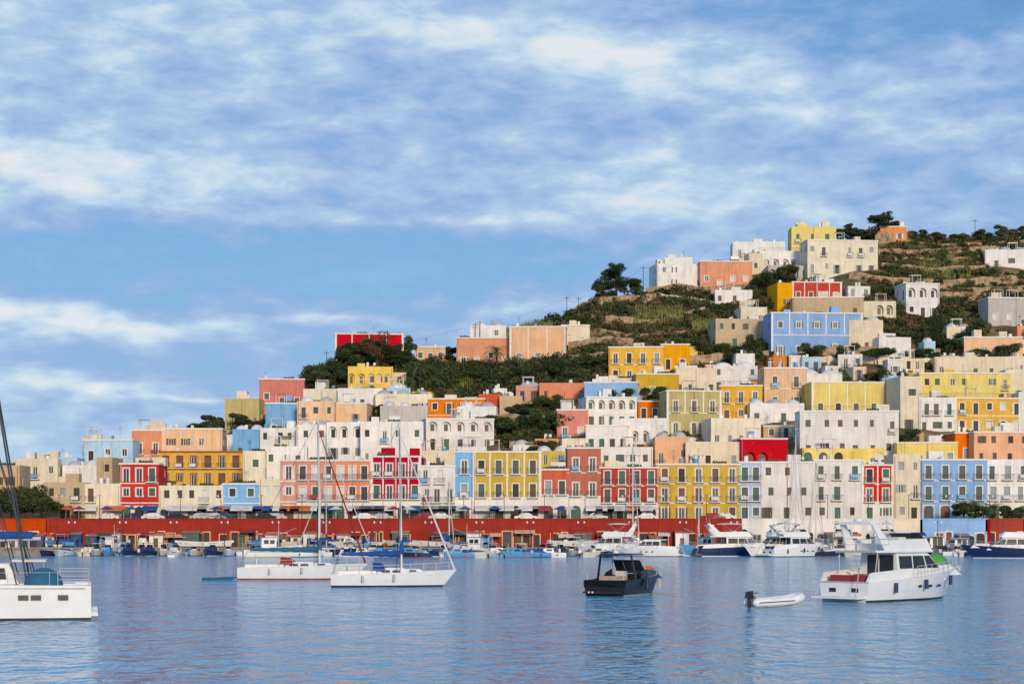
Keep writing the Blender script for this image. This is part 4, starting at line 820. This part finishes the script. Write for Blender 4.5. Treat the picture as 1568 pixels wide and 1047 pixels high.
def mth(op,*ar):
    n=N.new('ShaderNodeMath'); n.operation=op
    for i,v in enumerate(ar):
        if isinstance(v,(int,float)): n.inputs[i].default_value=v
        else: Lk.new(v,n.inputs[i])
    return n.outputs[0]
s_=mth('MULTIPLY_ADD',c,2.2,a); amp=mth('MULTIPLY_ADD',pch,1.2,.4); hgt=mth('MULTIPLY',s_,amp)
bp=N.new('ShaderNodeBump'); bp.inputs['Strength'].default_value=1; bp.inputs['Distance'].default_value=.48; Lk.new(hgt,bp.inputs['Height']); Lk.new(bp.outputs['Normal'],b.inputs['Normal'])
me.materials.append(m); place('sea_water',[('w',me)])
# ------------------------------------------------------------------ world
SUN_EL,SUN_AZ=14,168
w=bpy.data.worlds.new('World'); SC.world=w; w.use_nodes=True; nt=w.node_tree; N=nt.nodes; Lk=nt.links
w.cycles.sampling_method='MANUAL'; w.cycles.sample_map_resolution=256
bg=N['Background']; bg.inputs['Strength'].default_value=.1
sk=N.new('ShaderNodeTexSky'); sk.sky_type='NISHITA'; sk.sun_disc=False; sk.sun_elevation=R(SUN_EL); sk.sun_rotation=R(SUN_AZ); sk.ozone_density=2.0; sk.dust_density=.6
tc=N.new('ShaderNodeTexCoord'); sp=N.new('ShaderNodeSeparateXYZ'); Lk.new(tc.outputs['Generated'],sp.inputs[0])
def mt(op,a,b_=None,c=None):
    n=N.new('ShaderNodeMath'); n.operation=op
    for i,v in enumerate((a,b_,c)):
        if v is None: continue
        if isinstance(v,(int,float)): n.inputs[i].default_value=v
        else: Lk.new(v,n.inputs[i])
    return n.outputs[0]
az=mt('ARCTAN2',sp.outputs['X'],sp.outputs['Y']); el=mt('ARCSINE',sp.outputs['Z'])
U=mt('MULTIPLY_ADD',az,30.49,7.84); Vv=mt('MULTIPLY_ADD',el,-30.49,8.06)
cb=N.new('ShaderNodeCombineXYZ'); Lk.new(U,cb.inputs[0]); Lk.new(Vv,cb.inputs[1]); UV=cb.outputs[0]
def blob(u,v,su,sv,ang,amp):
    mp=N.new('ShaderNodeMapping'); mp.vector_type='TEXTURE'; mp.inputs['Location'].default_value=(u,v,0); mp.inputs['Rotation'].default_value=(0,0,R(ang)); mp.inputs['Scale'].default_value=(su,sv,1)
    Lk.new(UVd,mp.inputs['Vector']); l=N.new('ShaderNodeVectorMath'); l.operation='DOT_PRODUCT'; Lk.new(mp.outputs[0],l.inputs[0]); Lk.new(mp.outputs[0],l.inputs[1])
    return mt('MULTIPLY',mt('EXPONENT',mt('MULTIPLY',l.outputs['Value'],-1.0)),amp)
def nz(scale,rot,sc,det,rough,dist,off=0):
    mp=N.new('ShaderNodeMapping'); mp.inputs['Scale'].default_value=scale; mp.inputs['Rotation'].default_value=(0,0,R(rot)); mp.inputs['Location'].default_value=(off,off*.7,off*.3); Lk.new(UV,mp.inputs['Vector'])
    n=N.new('ShaderNodeTexNoise'); n.inputs['Scale'].default_value=sc; n.inputs['Detail'].default_value=det; n.inputs['Roughness'].default_value=rough; n.inputs['Distortion'].default_value=dist; Lk.new(mp.outputs[0],n.inputs['Vector']); return n
wnz=nz((.5,1.6,1),0,1.0,3,.55,.0,3.1)
ws=N.new('ShaderNodeVectorMath'); ws.operation='SUBTRACT'; Lk.new(wnz.outputs['Color'],ws.inputs[0]); ws.inputs[1].default_value=(.5,.5,.5)
wm=N.new('ShaderNodeVectorMath'); wm.operation='MULTIPLY'; Lk.new(ws.outputs[0],wm.inputs[0]); wm.inputs[1].default_value=(2.4,.6,0)
wa=N.new('ShaderNodeVectorMath'); wa.operation='ADD'; Lk.new(UV,wa.inputs[0]); Lk.new(wm.outputs[0],wa.inputs[1]); UVd=wa.outputs[0]
tot=None
for bb in [(0.5,1.0,5.0,1.5,0,.36),(0.6,2.75,4.6,.6,3,.50),(2.0,4.1,6,.65,1,-.30),(9.0,.9,3.8,.55,9,.44),(12.5,1.7,3.4,.45,9,.28),(15.4,.3,2.6,.6,0,-.34),
  (11,2.8,6,1.0,5,.16),(1.0,5.02,2.8,.22,2,.66),(5,4.98,1.6,.10,0,.32),(1.0,5.9,1.4,.12,0,.42),(8.3,4.7,1.3,.14,-4,.32),(1.5,7.0,8,.9,0,.34),(6.3,3.45,2.2,.13,0,.26),(10.6,3.2,2.4,.16,5,.24),(3.6,6.15,2,.06,1,.3)]:
    o=blob(*bb); tot=o if tot is None else mt('ADD',tot,o)
nA=nz((.75,1.9,1),7,1.35,7,.58,.2).outputs['Fac']; nB=nz((.28,.85,1),5,1.0,3,.5,.2,5.5).outputs['Fac']
den=mt('ADD',tot,mt('MULTIPLY_ADD',nA,1.25,-.625)); den=mt('ADD',den,mt('MULTIPLY_ADD',nB,.7,-.35)); den=mt('ADD',den,.34)
cc=N.new('ShaderNodeValToRGB'); c2=cc.color_ramp; Lk.new(den,cc.inputs[0])
c2.elements[0].position=.1; c2.elements[0].color=(.20,.40,.72,1); c2.elements[1].position=1.0; c2.elements[1].color=(.80,.83,.87,1)
e=c2.elements.new(.38); e.color=(.31,.47,.75,1); e=c2.elements.new(.60); e.color=(.42,.58,.81,1); e=c2.elements.new(.8); e.color=(.60,.74,.86,1)
sc10=N.new('ShaderNodeVectorMath'); sc10.operation='SCALE'; sc10.inputs['Scale'].default_value=10; Lk.new(cc.outputs[0],sc10.inputs[0])
tint=N.new('ShaderNodeVectorMath'); tint.operation='MULTIPLY'; Lk.new(sk.outputs[0],tint.inputs[0]); tint.inputs[1].default_value=(.62,.84,1.12)
fac=mt('MULTIPLY',mt('MINIMUM',mt('MAXIMUM',mt('MULTIPLY_ADD',den,1.6,0.35),0),1),.94)
mx=N.new('ShaderNodeMix'); mx.data_type='RGBA'; Lk.new(fac,mx.inputs['Factor']); Lk.new(tint.outputs[0],mx.inputs['A']); Lk.new(sc10.outputs[0],mx.inputs['B'])
Lk.new(mx.outputs['Result'],bg.inputs['Color'])
sd=bpy.data.lights.new('sun','SUN'); sd.energy=2.75; sd.angle=R(8); sd.color=(1,.79,.55)
so=bpy.data.objects.new('sun',sd); SC.collection.objects.link(so)
sv=Vector((math.sin(R(SUN_AZ))*math.cos(R(SUN_EL)),math.cos(R(SUN_AZ))*math.cos(R(SUN_EL)),math.sin(R(SUN_EL))))
so.rotation_euler=sv.to_track_quat('Z','Y').to_euler(); so.location=(0,-50,100)
cd=bpy.data.cameras.new('camera'); co=bpy.data.objects.new('camera',cd); SC.collection.objects.link(co); SC.camera=co
co.location=(0,0,CH); co.rotation_euler=(R(90),0,0); cd.sensor_width=36; cd.lens=36*F/1568; cd.shift_y=(VH-523.5)/1568; cd.clip_end=20000; cd.clip_start=.5
SC.view_settings.view_transform='Standard'; SC.view_settings.look='None'; SC.view_settings.exposure=0
